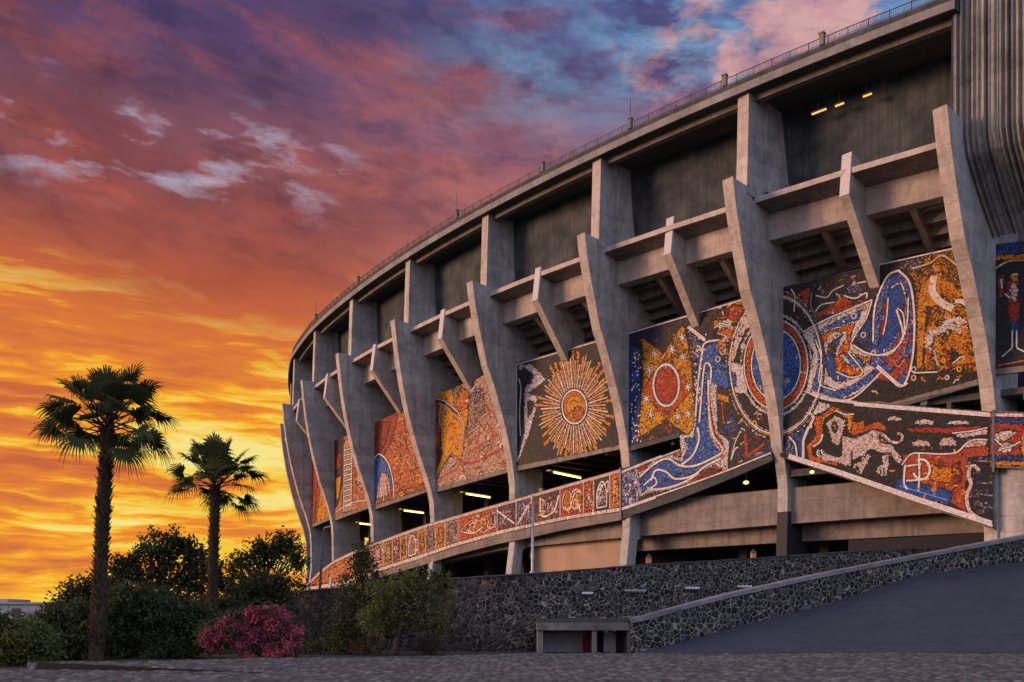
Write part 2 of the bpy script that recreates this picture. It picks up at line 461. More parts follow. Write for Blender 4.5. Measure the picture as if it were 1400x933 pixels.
# gallery ledge, beam below it, recessed gallery wall
ledf = lambda k: float(np.interp(k, [0, 2, 4, 5, 6, 7, 8, 9], [1.6, 1.7, 1.85, 2.1, 2.3, 2.6, 3.1, 3.4]))
for k in range(0, 9):
    mb = MB(); ring(mb, k, k + 1, [(ledf, 35.36), (ledf, 34.92), (lambda k: dm(k) * .72 + .5, 34.45), (lambda k: dm(k) + 3, 34.45), (lambda k: dm(k) + 3, 35.36)], 2)
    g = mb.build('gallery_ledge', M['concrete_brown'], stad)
    mb = MB(); ring(mb, k, k + 1, [(lambda k: ledf(k) - .012, 35.375), (lambda k: ledf(k) - .012, 34.93), (lambda k: ledf(k) + .1, 34.95), (lambda k: ledf(k) + .1, 35.375)], 2)
    mb.build('ledge_edge', M['concrete_pale'], g)
    mb = MB(); bd = lambda k: dm(k) * .70
    ring(mb, k, k + 1, [(bd, 34.7), (bd, 32.35), (lambda k: bd(k) + 1.3, 32.35), (lambda k: bd(k) + 1.3, 34.7)], 2)
    mb.build('gallery_beam', M['concrete_pale'], stad)
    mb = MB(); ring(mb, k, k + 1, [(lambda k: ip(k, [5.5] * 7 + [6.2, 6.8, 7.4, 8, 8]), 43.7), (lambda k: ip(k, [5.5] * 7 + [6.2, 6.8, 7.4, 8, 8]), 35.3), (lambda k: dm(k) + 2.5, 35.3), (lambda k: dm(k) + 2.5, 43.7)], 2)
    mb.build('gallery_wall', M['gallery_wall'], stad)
    # stepped underside of the seating
    mb = MB(); prof = []
    d = dm(k) * .7 + 1.2; h = 33.6
    for i in range(13):
        prof += [(d, h), (d, h - .72)]; d += .92; h -= .72
    prof += [(prof[-1][0], 35.0), (prof[0][0], 35.0)]
    ring(mb, k, k + 1, prof, 2)
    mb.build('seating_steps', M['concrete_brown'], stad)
    for q in (.3, .72):
        mb = MB(); kk = k + q; D = dm(kk) * .7 + 1.1
        radial_slab(mb, kk, [(D, 33.0), (D + 11.5, 24.0), (D + 11.5, 23.1), (D - .2, 32.3)], 0, .5)
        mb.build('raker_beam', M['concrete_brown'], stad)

# roof rim: soffit slab, lip, set-back parapet and railing
rimd = lambda k: float(np.interp(k, [-1.6, 0, 1, 3, 9], [1.6, 1.5, 1.55, 1.6, 1.65]))
TH_MORE = 0
mb = MB()
ring(mb, 0, 9.05, [(rimd, 43.74), (rimd, 44.30), (lambda k: rimd(k) + .5, 44.34), (lambda k: 20, 44.3), (lambda k: 20, 43.74)], 54)
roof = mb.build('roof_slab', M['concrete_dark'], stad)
mb = MB(); ring(mb, 0, 9.05, [(lambda k: rimd(k) - .03, 43.70), (lambda k: rimd(k) - .03, 44.33), (lambda k: rimd(k) + .16, 44.33), (lambda k: rimd(k) + .16, 43.70)], 54)
mb.build('rim_lip', M['concrete_rim'], roof)
mb = MB(); ring(mb, 0, 9.05, [(lambda k: rimd(k) + 1.15, 43.74), (lambda k: rimd(k) + 1.15, 43.25), (lambda k: rimd(k) + 1.75, 43.25), (lambda k: rimd(k) + 1.75, 43.74)], 54)
mb.build('soffit_beam', M['concrete_brown'], roof)
mb = MB(); ring(mb, 0, 9.05, [(lambda k: rimd(k) + .2, 44.3), (lambda k: rimd(k) + .2, 44.92), (lambda k: rimd(k) + .55, 44.92), (lambda k: rimd(k) + .55, 44.3)], 54)
mb.build('parapet', M['concrete_dark'], roof)
mb = MB()
n = 190
rp = [0 + 9.05 * i / n for i in range(n + 1)]
for i, k in enumerate(rp):
    d = rimd(k) + .36
    if i % 2 == 0: mb.bar(W(k, d, 44.9), W(k, d, 45.65), .06)
    if i < n:
        for hh, w in ((45.6, .05), (45.1, .035)):
            mb.bar(W(k, d, hh), W(rp[i + 1], rimd(rp[i + 1]) + .36, hh), w)
        for q in range(1, 6):
            kk = k + (rp[i + 1] - k) * q / 6
            mb.bar(W(kk, rimd(kk) + .36, 45.15), W(kk, rimd(kk) + .36, 45.6), .02)
mb.build('roof_railing', M['metal_dark'], roof)
for k, spike in ((3.1, 1), (4.2, 0), (5.72, 1), (6.6, 0), (7.3, 1), (7.93, 0), (8.45, 0)):
    mb = MB(); d = rimd(k) + .36
    c = W(k, d, 45.45); mb.box(c, (.36, .36, .9), -ip(k, TH)); mb.box((c[0], c[1], c[2] + .48), (.46, .46, .1), -ip(k, TH))
    if spike: mb.bar((c[0], c[1], c[2] + .6), (c[0], c[1], c[2] + 2.4), .07)
    mb.build('roof_pedestal', M['concrete_brown'], roof)

# walkway behind the murals: ceiling, joists, floor, added rear blocker
BTK = [0, 1, 2, 3, 4, 5, 6, 7, 7.25, 7.6, 8]
BTH = [1.0, 2.6, 5.6, 8.9, 11.1, 12.4, 13.65, 15.25, 15.5, 16.6, 17]
bandtop = lambda k: float(np.interp(k, BTK, BTH))
BBH = [-3.5, -1.6, 2.4, 5.2, 7.2, 8.6, 9.8, 10.9, 11.3, 13.4, 14.6]
bandbot = lambda k: float(np.interp(k, BTK, BBH))
mb = MB(); ring(mb, 0, 11, [(lambda k: dm(k) + .42, 17.2), (lambda k: dm(k) + .42, 17.7), (lambda k: dm(k) + 15, 17.7), (lambda k: dm(k) + 15, 17.2)], 22)
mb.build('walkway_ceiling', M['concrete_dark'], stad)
for k in range(1, 10):
    for q in range(1, 6):
        kk = k + q / 6; mb = MB()
        radial_slab(mb, kk, [(dm(kk) + .5, 17.3), (dm(kk) + .5, 16.75), (dm(kk) + 14, 16.75), (dm(kk) + 14, 17.3)], 0, .35)
        mb.build('ceiling_joist', M['concrete_dark'], stad)
mb = MB(); ring(mb, 0, 8, [(lambda k: dm(k) + .1, lambda k: bandtop(k) - 1.3), (lambda k: dm(k) + .1, lambda k: bandbot(k) + .2), (lambda k: dm(k) + 15, lambda k: bandbot(k) + .2), (lambda k: dm(k) + 15, lambda k: bandtop(k) - 1.3)], 32)
mb.build('walkway_floor', M['concrete_dark'], stad)
mb = MB(); ring(mb, 8, 11, [(lambda k: dm(k) + .8, 13.2), (lambda k: dm(k) + .8, 12.6), (lambda k: dm(k) + 15, 12.6), (lambda k: dm(k) + 15, 13.2)], 6)
mb.build('walkway_floor', M['concrete_dark'], stad)
mb = MB(); ring(mb, 0, 11, [(lambda k: dm(k) + 15, -1.8), (lambda k: dm(k) + 15, 44), (lambda k: dm(k) + 16, 44), (lambda k: dm(k) + 16, -1.8)], 22)
mb.build('rear_blocker', M['concrete_dark'], stad)  # added wall, keeps sun and sky from shining in from behind
# inner columns seen dimly in the walkway
for k in range(2, 10):
    for q in (.0, .5):
        mb = MB(); radial_slab(mb, k + q, [(dm(k) + 8, 0), (dm(k) + 9, 0), (dm(k) + 9, 30), (dm(k) + 8, 30)], 0, .9)
        mb.build('inner_column', M['concrete_dark'], stad)
# lower storey: two ring beams, panels, floor
for k in range(2, 10):
    mb = MB(); ring(mb, k, k + 1, [(lambda k: dm(k) + 1.25, lambda k: min(bandbot(k) + .6, 11.7)), (lambda k: dm(k) + 1.25, lambda k: min(bandbot(k) - 1.4, 8.55 + .15 * (k - 8))), (lambda k: dm(k) + 2.4, lambda k: min(bandbot(k) - 1.4, 8.55 + .15 * (k - 8))), (lambda k: dm(k) + 2.4, lambda k: min(bandbot(k) + .6, 11.7))], 4)
    mb.build('lower_beam', M['concrete_brown'], stad)
    if k >= 6:
        mb = MB(); ring(mb, k, k + 1, [(lambda k: dm(k) + 3.0, 8.9), (lambda k: dm(k) + 3.0, 7.1), (lambda k: dm(k) + 4, 7.1), (lambda k: dm(k) + 4, 8.9)], 2)
        mb.build('lower_beam', M['concrete_brown'], stad)
mb = MB(); ring(mb, 6.1, 6.97, [(lambda k: dm(k) + 2.2, 8.6), (lambda k: dm(k) + 2.2, 0), (lambda k: dm(k) + 2.5, 0), (lambda k: dm(k) + 2.5, 8.6)], 3)
mb.build('infill_wall', M['buff_wall'], stad)
mb = MB(); ring(mb, 8.3, 11, [(lambda k: dm(k) + 3.2, 7.2), (lambda k: dm(k) + 3.2, -1.8), (lambda k: dm(k) + 3.5, -1.8), (lambda k: dm(k) + 3.5, 7.2)], 3)
mb.build('infill_wall', M['black_paint'], stad)
mb = MB(); ring(mb, 1, 11, [(lambda k: dm(k) - 4.0, 3.2), (lambda k: dm(k) - 4.0, 2.6), (lambda k: dm(k) + 15, 2.6), (lambda k: dm(k) + 15, 3.2)], 20)
mb.build('lower_floor', M['concrete_dark'], stad)
# pier under the right hand mural
mb = MB(); radial_slab(mb, 9, [(dm(9) + .35, 15.2), (dm(9) + .35, -1.8), (dm(9) + 3.5, -1.8), (dm(9) + 3.5, 15.2)], .9, 5.5)
mb.build('pier', M['concrete'], stad)

# ribbed stair tower on the right, flared in towards the mural
mb = MB(); kk0, kk1 = 9.02, 11.6
n = 560; V = []; 
hs = [62, 50, 40, 34.6, 33.4, 31, 28.9]
dd = [2.3, 2.3, 2.3, 2.3, 2.75, 5.0, 7.4]
secs = []
r2 = random.Random(3)
prev = 0
for i in range(n + 1):
    k = kk0 + (kk1 - kk0) * i / n
    if i % 5 == 0: prev = r2.uniform(.05, .42)
    a = prev * (1, 1, .75, 0, .1)[i % 5]
    a += r2.uniform(-.08, .08) * (1 if r2.random() < .6 else .2)
    k2 = min(k, 10.99)
    secs.append([W(k2, d + a, h, (k - k2) * 14) for h, d in zip(hs, dd)])
mb.loft(secs, closed=False, caps=False)
# left flank and underside
flank = [W(kk0, d, h) for h, d in zip(hs, dd)]; rear = [W(kk0, 14, h) for h in hs]
mb.loft([flank, rear], closed=False, caps=False)
mb.build('ribbed_tower_wall', M['concrete_ribbed'], stad, fix=False)
# ------------------------------------------------------------------ mosaics
# base colours of the glass and stone tiles
C_ = dict(W=(.66, .62, .61), w=(.50, .46, .46), K=(.011, .011, .013), k=(.020, .018, .018), g=(.042, .032, .028), G=(.085, .068, .060),
          B=(.022, .085, .36), b=(.016, .040, .17), n=(.010, .016, .05), c=(.12, .27, .55), R=(.40, .040, .015), r=(.22, .022, .016),
          O=(.58, .155, .010), o=(.44, .085, .010), Y=(.66, .31, .012), y=(.46, .195, .012), d=(.13, .062, .014), P=(.50, .30, .22), p=(.34, .185, .13),
          T=(.29, .095, .038), m=(.25, .23, .31))
PAL = {k: np.array(v) for k, v in C_.items()}
def pick(mix, n):
    """mix like 'BBBbc' -> n tile colours drawn from it, each a little different"""
    P = np.array([PAL[c] for c in mix]); c = P[rng.integers(0, len(P), n)]
    return np.clip(c * (1 + rng.normal(0, .11, (n, 1))) * (1 + rng.normal(0, .04, (n, 3))), .005, .9)

def inside(poly, X, Y):
    r = np.zeros(X.shape, bool); n = len(poly)
    for i in range(n):
        x0, y0 = poly[i]; x1, y1 = poly[(i + 1) % n]
        if y0 == y1: continue
        hit = ((y0 > Y) != (y1 > Y)) & (X < (x1 - x0) * (Y - y0) / (y1 - y0) + x0)
        r ^= hit
    return r

def ell(cx, cy, rx, ry, n=40, a0=0, a1=360):
    return [(cx + rx * math.cos(math.radians(a0 + (a1 - a0) * i / n)), cy + ry * math.sin(math.radians(a0 + (a1 - a0) * i / n))) for i in range(n + (a1 - a0 < 360))]

class Wall:
    """vertical plane of one bay; tiles are laid out on it in metres"""
    def __init__(s, k0, o0, k1, o1, ext=(0, 0)):
        s.A = np.array(W(k0, dm(k0) + o0, 0)[:2]); C = np.array(W(k1, dm(k1) + o1, 0)[:2])
        s.L = np.linalg.norm(C - s.A); s.e = (C - s.A) / s.L; s.n = np.array((s.e[1], -s.e[0]))   # n faces outward
        if s.n[1] > 0: s.n = -s.n
        s.u0, s.u1 = -ext[0], s.L + ext[1]
    def to_px(s, u, z):
        X = s.A[0] + u * s.e[0]; Y = s.A[1] + u * s.e[1]
        return 700 + FPX * X / Y, HOR - FPX * (z - HC) / Y
    def from_px(s, x, y):
        t = (np.asarray(x, float) - 700) / FPX; y = np.asarray(y, float)
        u = (t * s.A[1] - s.A[0]) / (s.e[0] - t * s.e[1]); Y = s.A[1] + u * s.e[1]
        return u, HC + (HOR - y) / FPX * Y
    def pt(s, u, z, off):
        return np.stack([s.A[0] + u * s.e[0] + off * s.n[0], s.A[1] + u * s.e[1] + off * s.n[1], np.asarray(z, float)], -1)

def bez(pts, n=6):
    """Catmull-Rom through the points"""
    P = [np.array(p, float) for p in pts]
    if len(P) < 3: return [tuple(p) for p in P]
    out = []
    Q = [2 * P[0] - P[1]] + P + [2 * P[-1] - P[-2]]
    for i in range(1, len(Q) - 2):
        for j in range(n):
            t = j / n
            out.append(tuple(.5 * ((2 * Q[i]) + (-Q[i - 1] + Q[i + 1]) * t + (2 * Q[i - 1] - 5 * Q[i] + 4 * Q[i + 1] - Q[i + 2]) * t * t + (-Q[i - 1] + 3 * Q[i] - 3 * Q[i + 1] + Q[i + 2]) * t ** 3)))
    out.append(tuple(P[-1])); return out

def mosaic(label, wall, outline, base, fills, strokes, ts=.2, slab=None, thick=.4, line=.75, course=1.7, body='concrete_brown'):
    ts = ts * .66
    """slab of concrete carrying loose-laid tiles: fills are areas, strokes rows of larger pale tiles"""
    u, z = wall.from_px([p[0] for p in outline], [p[1] for p in outline])
    su, sz = wall.from_px([p[0] for p in (slab or outline)], [p[1] for p in (slab or outline)])
    su = np.clip(su, wall.u0, wall.u1)
    mb = MB(); n = len(su)
    mb.loft([[tuple(p) for p in wall.pt(su, sz, -thick)], [tuple(p) for p in wall.pt(su, sz, -.03)]])
    sl = mb.build('mural_panel', M[body], stad, label=label)
    ulo, uhi = max(u.min(), wall.u0), min(u.max(), wall.u1)
    nu = int((uhi - ulo) / ts); nz = int((z.max() - z.min()) / ts)
    U, Z = np.meshgrid(ulo + (np.arange(nu) + .5) * ts, z.min() + (np.arange(nz) + .5) * ts)
    U = U + (np.arange(nz) % 2)[:, None] * ts * .5 + .25 * np.sin(Z * .9) * ts
    Z = Z + .5 * ts * np.sin(U * .55 + 1.3)
    U, Z = U.ravel(), Z.ravel()
    X, Y = wall.to_px(U, Z)
    keep = inside(outline, X, Y) & (U > ulo) & (U < uhi)
    U, Z, X, Y = U[keep], Z[keep], X[keep], Y[keep]
    wx = X + rng.normal(0, .25, X.shape); wy = Y + rng.normal(0, .25, Y.shape)
    col = pick(base, len(U))
    def ids(xx, yy):
        r = np.zeros(len(xx), int)
        for i_, (mix, poly) in enumerate(fills): r[inside(poly, xx, yy)] = i_ + 1
        return r
    id0 = ids(wx, wy)
    for i_, (mix, poly) in enumerate(fills):
        w = id0 == i_ + 1; col[w] = pick(mix, w.sum())
    # every figure is drawn round with a row of black tiles
    edge_ = np.zeros(len(U), bool)
    for a_, b_ in ((line, 0), (-line, 0), (0, line), (0, -line)):
        edge_ |= ids(wx + a_, wy + b_) != id0
    edge_ &= rng.random(len(U)) < .88
    col[edge_] = pick('Kk', edge_.sum())
    # courses of darker and lighter tiles wander through every field
    ph = rng.uniform(0, 6.28, 8)
    f_ = .5 * np.sin(X * .13 + 2 * np.sin(Y * .07 + ph[0]) + ph[1]) + .5 * np.sin(Y * .17 + 2 * np.sin(X * .09 + ph[2]) + ph[3]) + .35 * np.sin((X + Y) * .24 + ph[4]) + .35 * np.sin((X - Y) * .29 + 1.5 * np.sin(Y * .2) + ph[5])
    fr_ = np.abs((f_ * course) % 1.0 - .5)
    dk = (fr_ < .085) & (rng.random(len(U)) < .8) & ~edge_
    col[dk] *= .38
    lt = (fr_ > .44) & (rng.random(len(U)) < .5) & ~edge_
    col[lt] = np.clip(col[lt] * 1.35 + .015, 0, .8)
    h = ts * .475
    cor = np.array([(-1, -1), (1, -1), (1, 1), (-1, 1)]) * h
    n = len(U)
    cu = U[:, None] + cor[None, :, 0] * rng.uniform(.88, 1.03, (n, 4)); cz = Z[:, None] + cor[None, :, 1] * rng.uniform(.88, 1.03, (n, 4))
    tilt = rng.normal(0, .055, (n, 2))
    of = .015 + tilt[:, :1] * cor[None, :, 0] + tilt[:, 1:] * cor[None, :, 1]
    V = [wall.pt(cu, cz, of).reshape(-1, 3)]; cols = [np.repeat(col, 1, 0)]
    # strokes
    allst = []
    for st in strokes:             # pale lines carry a dark contour on both sides
        if st[0][0] in 'WwPmYO' and st[1] <= 5 and len(st) < 5:
            allst.append(('Kk', max(st[1], 1.9) + 1.9, st[2], len(st) < 4 or st[3], .025))
    allst += list(strokes)
    for st in allst:
        mix, wpx, pts = st[:3]; smooth = len(st) < 4 or st[3]; lift = st[4] if len(st) > 4 else .036
        q = bez(pts) if smooth else [tuple(map(float, p)) for p in pts]
        x = np.array([a for a, b in q]); y = np.array([b for a, b in q])
        qu, qz = wall.from_px(x, y)
        seg = np.hypot(np.diff(qu), np.diff(qz)); cum = np.concatenate([[0], np.cumsum(seg)])
        if cum[-1] < .05: continue
        Yd = wall.A[1] + qu.mean() * wall.e[1]; wm = max(wpx, 1.9) * Yd / FPX
        rows = max(1, int(round(wm / (ts * 1.35)))); rw = wm / rows; tl = ts * 1.5
        m = max(1, int(cum[-1] / tl))
        for r_ in range(rows):
            a = (np.arange(m) + (.5 if r_ % 2 else 0) * .5) / m * cum[-1]; b = a + cum[-1] / m * .93
            f = lambda s_, arr: np.interp(np.clip(s_, 0, cum[-1]), cum, arr)
            pa, pb = np.stack([f(a, qu), f(a, qz)], -1), np.stack([f(b, qu), f(b, qz)], -1)
            dv = pb - pa; ln = np.linalg.norm(dv, axis=1, keepdims=True); ok = (ln[:, 0] > .02)
            dv = dv / np.maximum(ln, 1e-6); nv = np.stack([-dv[:, 1], dv[:, 0]], -1)
            o0 = (r_ - rows / 2 + .03) * rw; o1 = (r_ - rows / 2 + .97) * rw
            c4 = np.stack([pa + nv * o0, pb + nv * o0, pb + nv * o1, pa + nv * o1], 1)[ok]
            c4 = c4 + rng.normal(0, ts * .04, c4.shape)
            xx, yy = wall.to_px(c4[..., 0].mean(1), c4[..., 1].mean(1))
            kp = inside(outline, xx, yy) & (c4[..., 0].max(1) < wall.u1) & (c4[..., 0].min(1) > wall.u0)
            c4 = c4[kp]; k_ = len(c4)
            of = lift + rng.normal(0, .0025, (k_, 4))
            V.append(wall.pt(c4[..., 0], c4[..., 1], of).reshape(-1, 3)); cols.append(pick(mix, k_))
    V = np.concatenate(V); cols = np.concatenate(cols); F = np.arange(len(V)).reshape(-1, 4)
    np_mesh('mosaic', V, F, [M['tile']], sl, [('tile_colour', 'FACE', cols)])
    bk = MB(); bk.add([tuple(p) for p in wall.pt(np.clip(u, wall.u0, wall.u1), z, -.022)], [tuple(range(len(u)))])
    bk.build('mosaic_bed', M['grout'], sl, fix=False)
    return sl

def motifs(seed, n, box, mixes, size=6, w_=1.3):
    """small hooks, rings and zigzags that crowd a field"""
    r = np.random.default_rng(seed); out = []
    for i in range(n):
        x, y = r.uniform(box[0], box[2]), r.uniform(box[1], box[3]); s = size * r.uniform(.6, 1.3); q = r.integers(0, 4); a = r.uniform(0, 6.28)
        if q == 0: p = [(x + s * .5 * math.cos(t_), y + s * .6 * math.sin(t_)) for t_ in np.linspace(a, a + 6.28, 9)]
        elif q == 1: p = [(x, y), (x + s * .9, y - s * .3)]
        elif q == 2: p = [(x, y), (x + s * .4 * math.cos(a), y + s * .7), (x + s * math.cos(a), y + s * .9)]
        else: p = [(x + s * t_ * math.cos(a), y + s * t_ * math.sin(a) + s * .3 * math.sin(6 * t_)) for t_ in np.linspace(0, 1.5, 6)]
        out.append((mixes[int(r.integers(0, len(mixes)))], w_, p, True, .03))
    return out

def scaled(poly, s, c):
    return [(c[0] + (x - c[0]) * s, c[1] + (y - c[1]) * s) for x, y in poly]
def mp(pts, ox, oy, sc):
    return [(ox + x / sc, oy + y / sc) for x, y in pts]

# bay 1-2 : two narrow orange panels at the far end
w1 = Wall(1, 0, 2, 0); w2 = Wall(2, 0, 3, 0); w3 = Wall(3, 0, 4, 0); w4 = Wall(4, 0, 5, 0); w5 = Wall(5, 0, 6, 0); w6 = Wall(6, 0, 7, 0)
mosaic('leftmost sliver of plain orange mosaic', w1, [(404, 640), (424, 620), (424, 719), (404, 732)], 'OOoYT', [('RrT', [(404, 640), (414, 630), (413, 732), (404, 732)])],
       [('Yy', 2, [(417, 650), (414, 690), (412, 720)])], .24, [(404, 640), (424, 620), (424, 724), (404, 737)])
mosaic('narrow orange and yellow striped mosaic', w2, [(421, 630), (459, 602), (459, 702), (421, 719)], 'OOoYT',
       [('RrT', [(421, 620), (432, 612), (436, 640), (430, 719), (421, 719)]), ('YYyO', [(440, 650), (459, 640), (459, 705), (432, 716)])],
       [('dk', 2, [(441, 620), (437, 660), (431, 714)])] + [('Yy' if i % 2 else 'od', 1.6, [(444 + i * 4, 640 + i * 3), (441 + i * 4.4, 690), (438 + i * 5, 712 - i * 2)]) for i in range(5)],
       .22, [(421, 630), (459, 602), (459, 707), (421, 724)])
lad = [('W', 2.0, [(471, 608), (470, 700)]), ('W', 2.4, [(482, 600), (480, 697)])]
lad += [('Ww', 1.8, [(470.5, 616 + i * 7), (481, 613 + i * 7)]) for i in range(12)]
mosaic('orange mosaic with a pale ladder column', w3, [(455, 604), (513, 577), (513, 687), (455, 708)], 'OoTPT',
       [('kngr', [(455, 604), (470, 597), (468, 660), (462, 690), (455, 700)]), ('Yy', [(458, 655), (467, 650), (464, 680), (460, 685)]), ('Rr', [(458, 625), (467, 618), (466, 640), (458, 645)]),
        ('Pp', [(471, 602), (483, 596), (481, 698), (468, 702)]), ('yOd', [(485, 600), (495, 596), (497, 650), (486, 660)])],
       motifs(3, 34, (484, 600, 512, 695), ('kd', 'P', 'Rr', 'Y')) + lad + [('P', 2, ell(494, 675, 7, 11, 20)), ('P', 1.6, [(487, 690), (492, 668), (499, 662)]), ('w', 1.6, [(460, 700), (480, 688), (505, 684)]), ('w', 1.5, [(490, 640), (497, 645), (489, 655), (497, 660)]),
              ('dk', 1.6, [(486, 605), (488, 650), (486, 690)]), ('Pw', 1.6, [(500, 650), (504, 670), (510, 682)])], .2,
       [(455, 604), (513, 577), (513, 692), (455, 713)])
mosaic('speckled orange and red mosaic with a blue oval', w4, [(509, 580), (597, 539), (597, 664), (509, 692)], 'OOoTPRd',
       [('RrTk', [(509, 580), (545, 562), (538, 600), (525, 622), (511, 625)]), ('oROP', [(552, 560), (597, 540), (597, 640), (570, 640), (556, 610)]),
        ('BbcB', [(511, 626), (519, 621), (528, 632), (535, 650), (538, 684), (511, 690)]), ('wWOP', [(522, 645), (531, 650), (536, 684), (514, 690), (517, 660)]),
        ('TTod', [(511, 684), (597, 655), (597, 664), (509, 692)])],
       motifs(4, 95, (535, 560, 594, 680), ('kd', 'Rr', 'Pp', 'Y', 'rk', 'TR'), 6) + [('W', 2.4, [(511, 628), (519, 621), (530, 632), (537, 655), (539, 684)]), ('B', 2, [(516, 635), (519, 655), (517, 685)]), ('Ww', 1.8, [(524, 650), (525, 685)]), ('b', 1.6, [(529, 655), (531, 684)]),
        ('R', 2.6, [(514, 618), (521, 600), (527, 580)]), ('k', 2, [(518, 622), (528, 602), (533, 575)]), ('R', 2.4, [(524, 618), (533, 598), (540, 570)]), ('r', 2, [(513, 600), (518, 585)])]
       + [('RP' if i % 3 else 'kd', 1.5, [(545 + 7 * (i % 6) + rng.uniform(-2, 2), 590 + 14 * (i // 6)), (548 + 7 * (i % 6), 596 + 14 * (i // 6)), (546 + 7 * (i % 6), 601 + 14 * (i // 6))]) for i in range(30)], .19,
       [(509, 580), (597, 539), (597, 669), (509, 698)])
mosaic('beige and yellow mosaic with red bridge arches', w5, [(590, 543), (708, 495), (708, 637), (590, 668)], 'PPpPGP',
       [('RrrTd', [(590, 543), (604, 550), (603, 600), (598, 640), (590, 668)]), ('YYYyO', mp([(180, 205), (300, 165), (320, 300), (370, 150), (425, 190), (420, 330), (395, 470), (375, 640), (365, 670), (300, 620), (250, 680), (205, 780), (170, 850), (195, 720), (225, 600), (215, 300)], 560, 500, 5.18)),
        ('OoRY', mp([(318, 300), (372, 150), (420, 195), (412, 300), (360, 330)], 560, 500, 5.18)), ('dykY', mp([(305, 165), (365, 140), (330, 240)], 560, 500, 5.18)),
        ('GgPp', mp([(425, 210), (520, 160), (540, 330), (500, 420), (400, 520)], 560, 500, 5.18)), ('bnw', mp([(465, 150), (505, 150), (500, 230), (460, 280)], 560, 500, 5.18)),
        ('Ppw', mp([(290, 640), (340, 665), (300, 750), (255, 690)], 560, 500, 5.18)), ('dk', mp([(205, 590), (235, 600), (215, 690), (205, 670)], 560, 500, 5.18))],
       motifs(5, 70, (632, 520, 700, 655), ('rT', 'kd', 'R', 'W', 'Gk'), 6) + motifs(6, 22, (600, 550, 636, 640), ('Od', 'OR', 'k'), 6) + [('Kk', 2.6, mp([(170, 240), (250, 270), (310, 320), (345, 345)], 560, 500, 5.18)), ('w', 1.6, mp([(170, 228), (250, 255), (320, 310), (350, 340), (385, 420), (375, 500), (340, 570)], 560, 500, 5.18)), ('w', 1.5, mp([(220, 290), (215, 400), (235, 460)], 560, 500, 5.18)),
        ('w', 1.5, mp([(250, 240), (265, 290), (225, 340)], 560, 500, 5.18)), ('Rr', 3.4, mp([(350, 680), (450, 690), (560, 640), (650, 590), (690, 570)], 560, 500, 5.18)), ('R', 2.2, mp([(400, 630), (510, 560), (630, 490)], 560, 500, 5.18)),
        ('R', 2, mp([(420, 690), (415, 600), (425, 490), (470, 450)], 560, 500, 5.18)), ('R', 2, mp([(495, 660), (490, 560), (500, 420), (540, 340), (590, 330), (620, 400)], 560, 500, 5.18)), ('R', 2, mp([(580, 610), (590, 500), (575, 400)], 560, 500, 5.18)),
        ('w', 1.5, mp([(420, 480), (500, 420), (510, 370), (570, 325)], 560, 500, 5.18)), ('r', 1.8, mp([(430, 560), (460, 500), (480, 520), (470, 560)], 560, 500, 5.18)), ('rk', 1.8, mp([(530, 460), (545, 410), (570, 440)], 560, 500, 5.18)),
        ('R', 2.2, mp([(210, 830), (260, 770), (330, 740), (350, 690)], 560, 500, 5.18)), ('k', 1.6, mp([(200, 370), (180, 420)], 560, 500, 5.18)), ('Y', 1.8, mp([(190, 500), (200, 540), (180, 560)], 560, 500, 5.18))], .18,
       [(590, 543), (708, 495), (708, 643), (590, 675)])

# bay 6 : the sunburst
SX, SY = 785.5, 556.5
rays = []; rf = []
NR = 84
for i in range(NR):
    a = 2 * math.pi * i / NR + .03
    ca, sa = math.cos(a), math.sin(a)
    L = 1.0 + .26 * ((i * 7) % 5) / 4
    rx, ry = 44 * L, 64 * L
    if ca < -.2 and sa < -.3: rx *= .86
    p0 = (SX + 19.5 * ca, SY + 26 * sa); p1 = (SX + rx * ca, SY + ry * sa)
    if i % 2: rays.append(('Ww' if i % 4 == 1 else 'wP', 1.2, [p0, (SX + rx * ca * .93, SY + ry * sa * .93)], False, .036))
    else:
        n_ = (-sa * 2.3, ca * 2.6)
        rf.append(('YYyO', [(p0[0] - n_[0] * .35, p0[1] - n_[1] * .35), (p0[0] + n_[0] * .35, p0[1] + n_[1] * .35), (p1[0] + n_[0], p1[1] + n_[1]), (p1[0] - n_[0], p1[1] - n_[1])]))
SM = lambda pts: mp(pts, 660, 440, 3.586)
mosaic('sunburst mosaic, ochre disc with gold and white rays on brown', w6, [(702, 499), (866, 451), (866, 605), (702, 638)], 'gkgkg',
       [('nnK', SM([(160, 215), (230, 195), (275, 240), (290, 330), (265, 420), (230, 560), (170, 690), (160, 690)])),
        ('Wwm', SM([(175, 215), (235, 205), (270, 235), (312, 285), (265, 320), (225, 350), (270, 365), (262, 430), (232, 540), (175, 688), (165, 690), (205, 540), (200, 420), (205, 330), (222, 300), (235, 290), (215, 245), (175, 235)])),
        ('nnK', SM([(190, 222), (232, 245), (250, 262), (240, 300), (225, 310), (222, 270)])), ('nK', SM([(222, 388), (252, 392), (240, 450), (220, 470)]))] + rf +
       [('kd', ell(SX, SY, 19, 25)), ('YYyYO', ell(SX, SY, 15.5, 21.5)), ('yOd', ell(SX + 5, SY + 9, 8, 10))],
       rays + [('W', 2.4, ell(SX, SY, 16.8, 23) + [ell(SX, SY, 16.8, 23)[0]], False), ('Ww', 1.6, SM([(178, 280), (188, 330), (182, 440), (186, 560)])), ('Ww', 1.6, SM([(167, 215), (166, 690)])),
               ('O', 1.4, ell(SX, SY, 12, 17, 24)), ('d', 1.3, [(SX - 6, SY - 6), (SX, SY - 9), (SX + 6, SY - 5)]), ('O', 1.3, [(SX - 7, SY + 6), (SX, SY + 9), (SX + 7, SY + 5)]), ('w', 1.6, [(703, 500), (865, 453)], False)], .165,
       [(702, 498), (866, 450), (866, 611), (702, 645)])

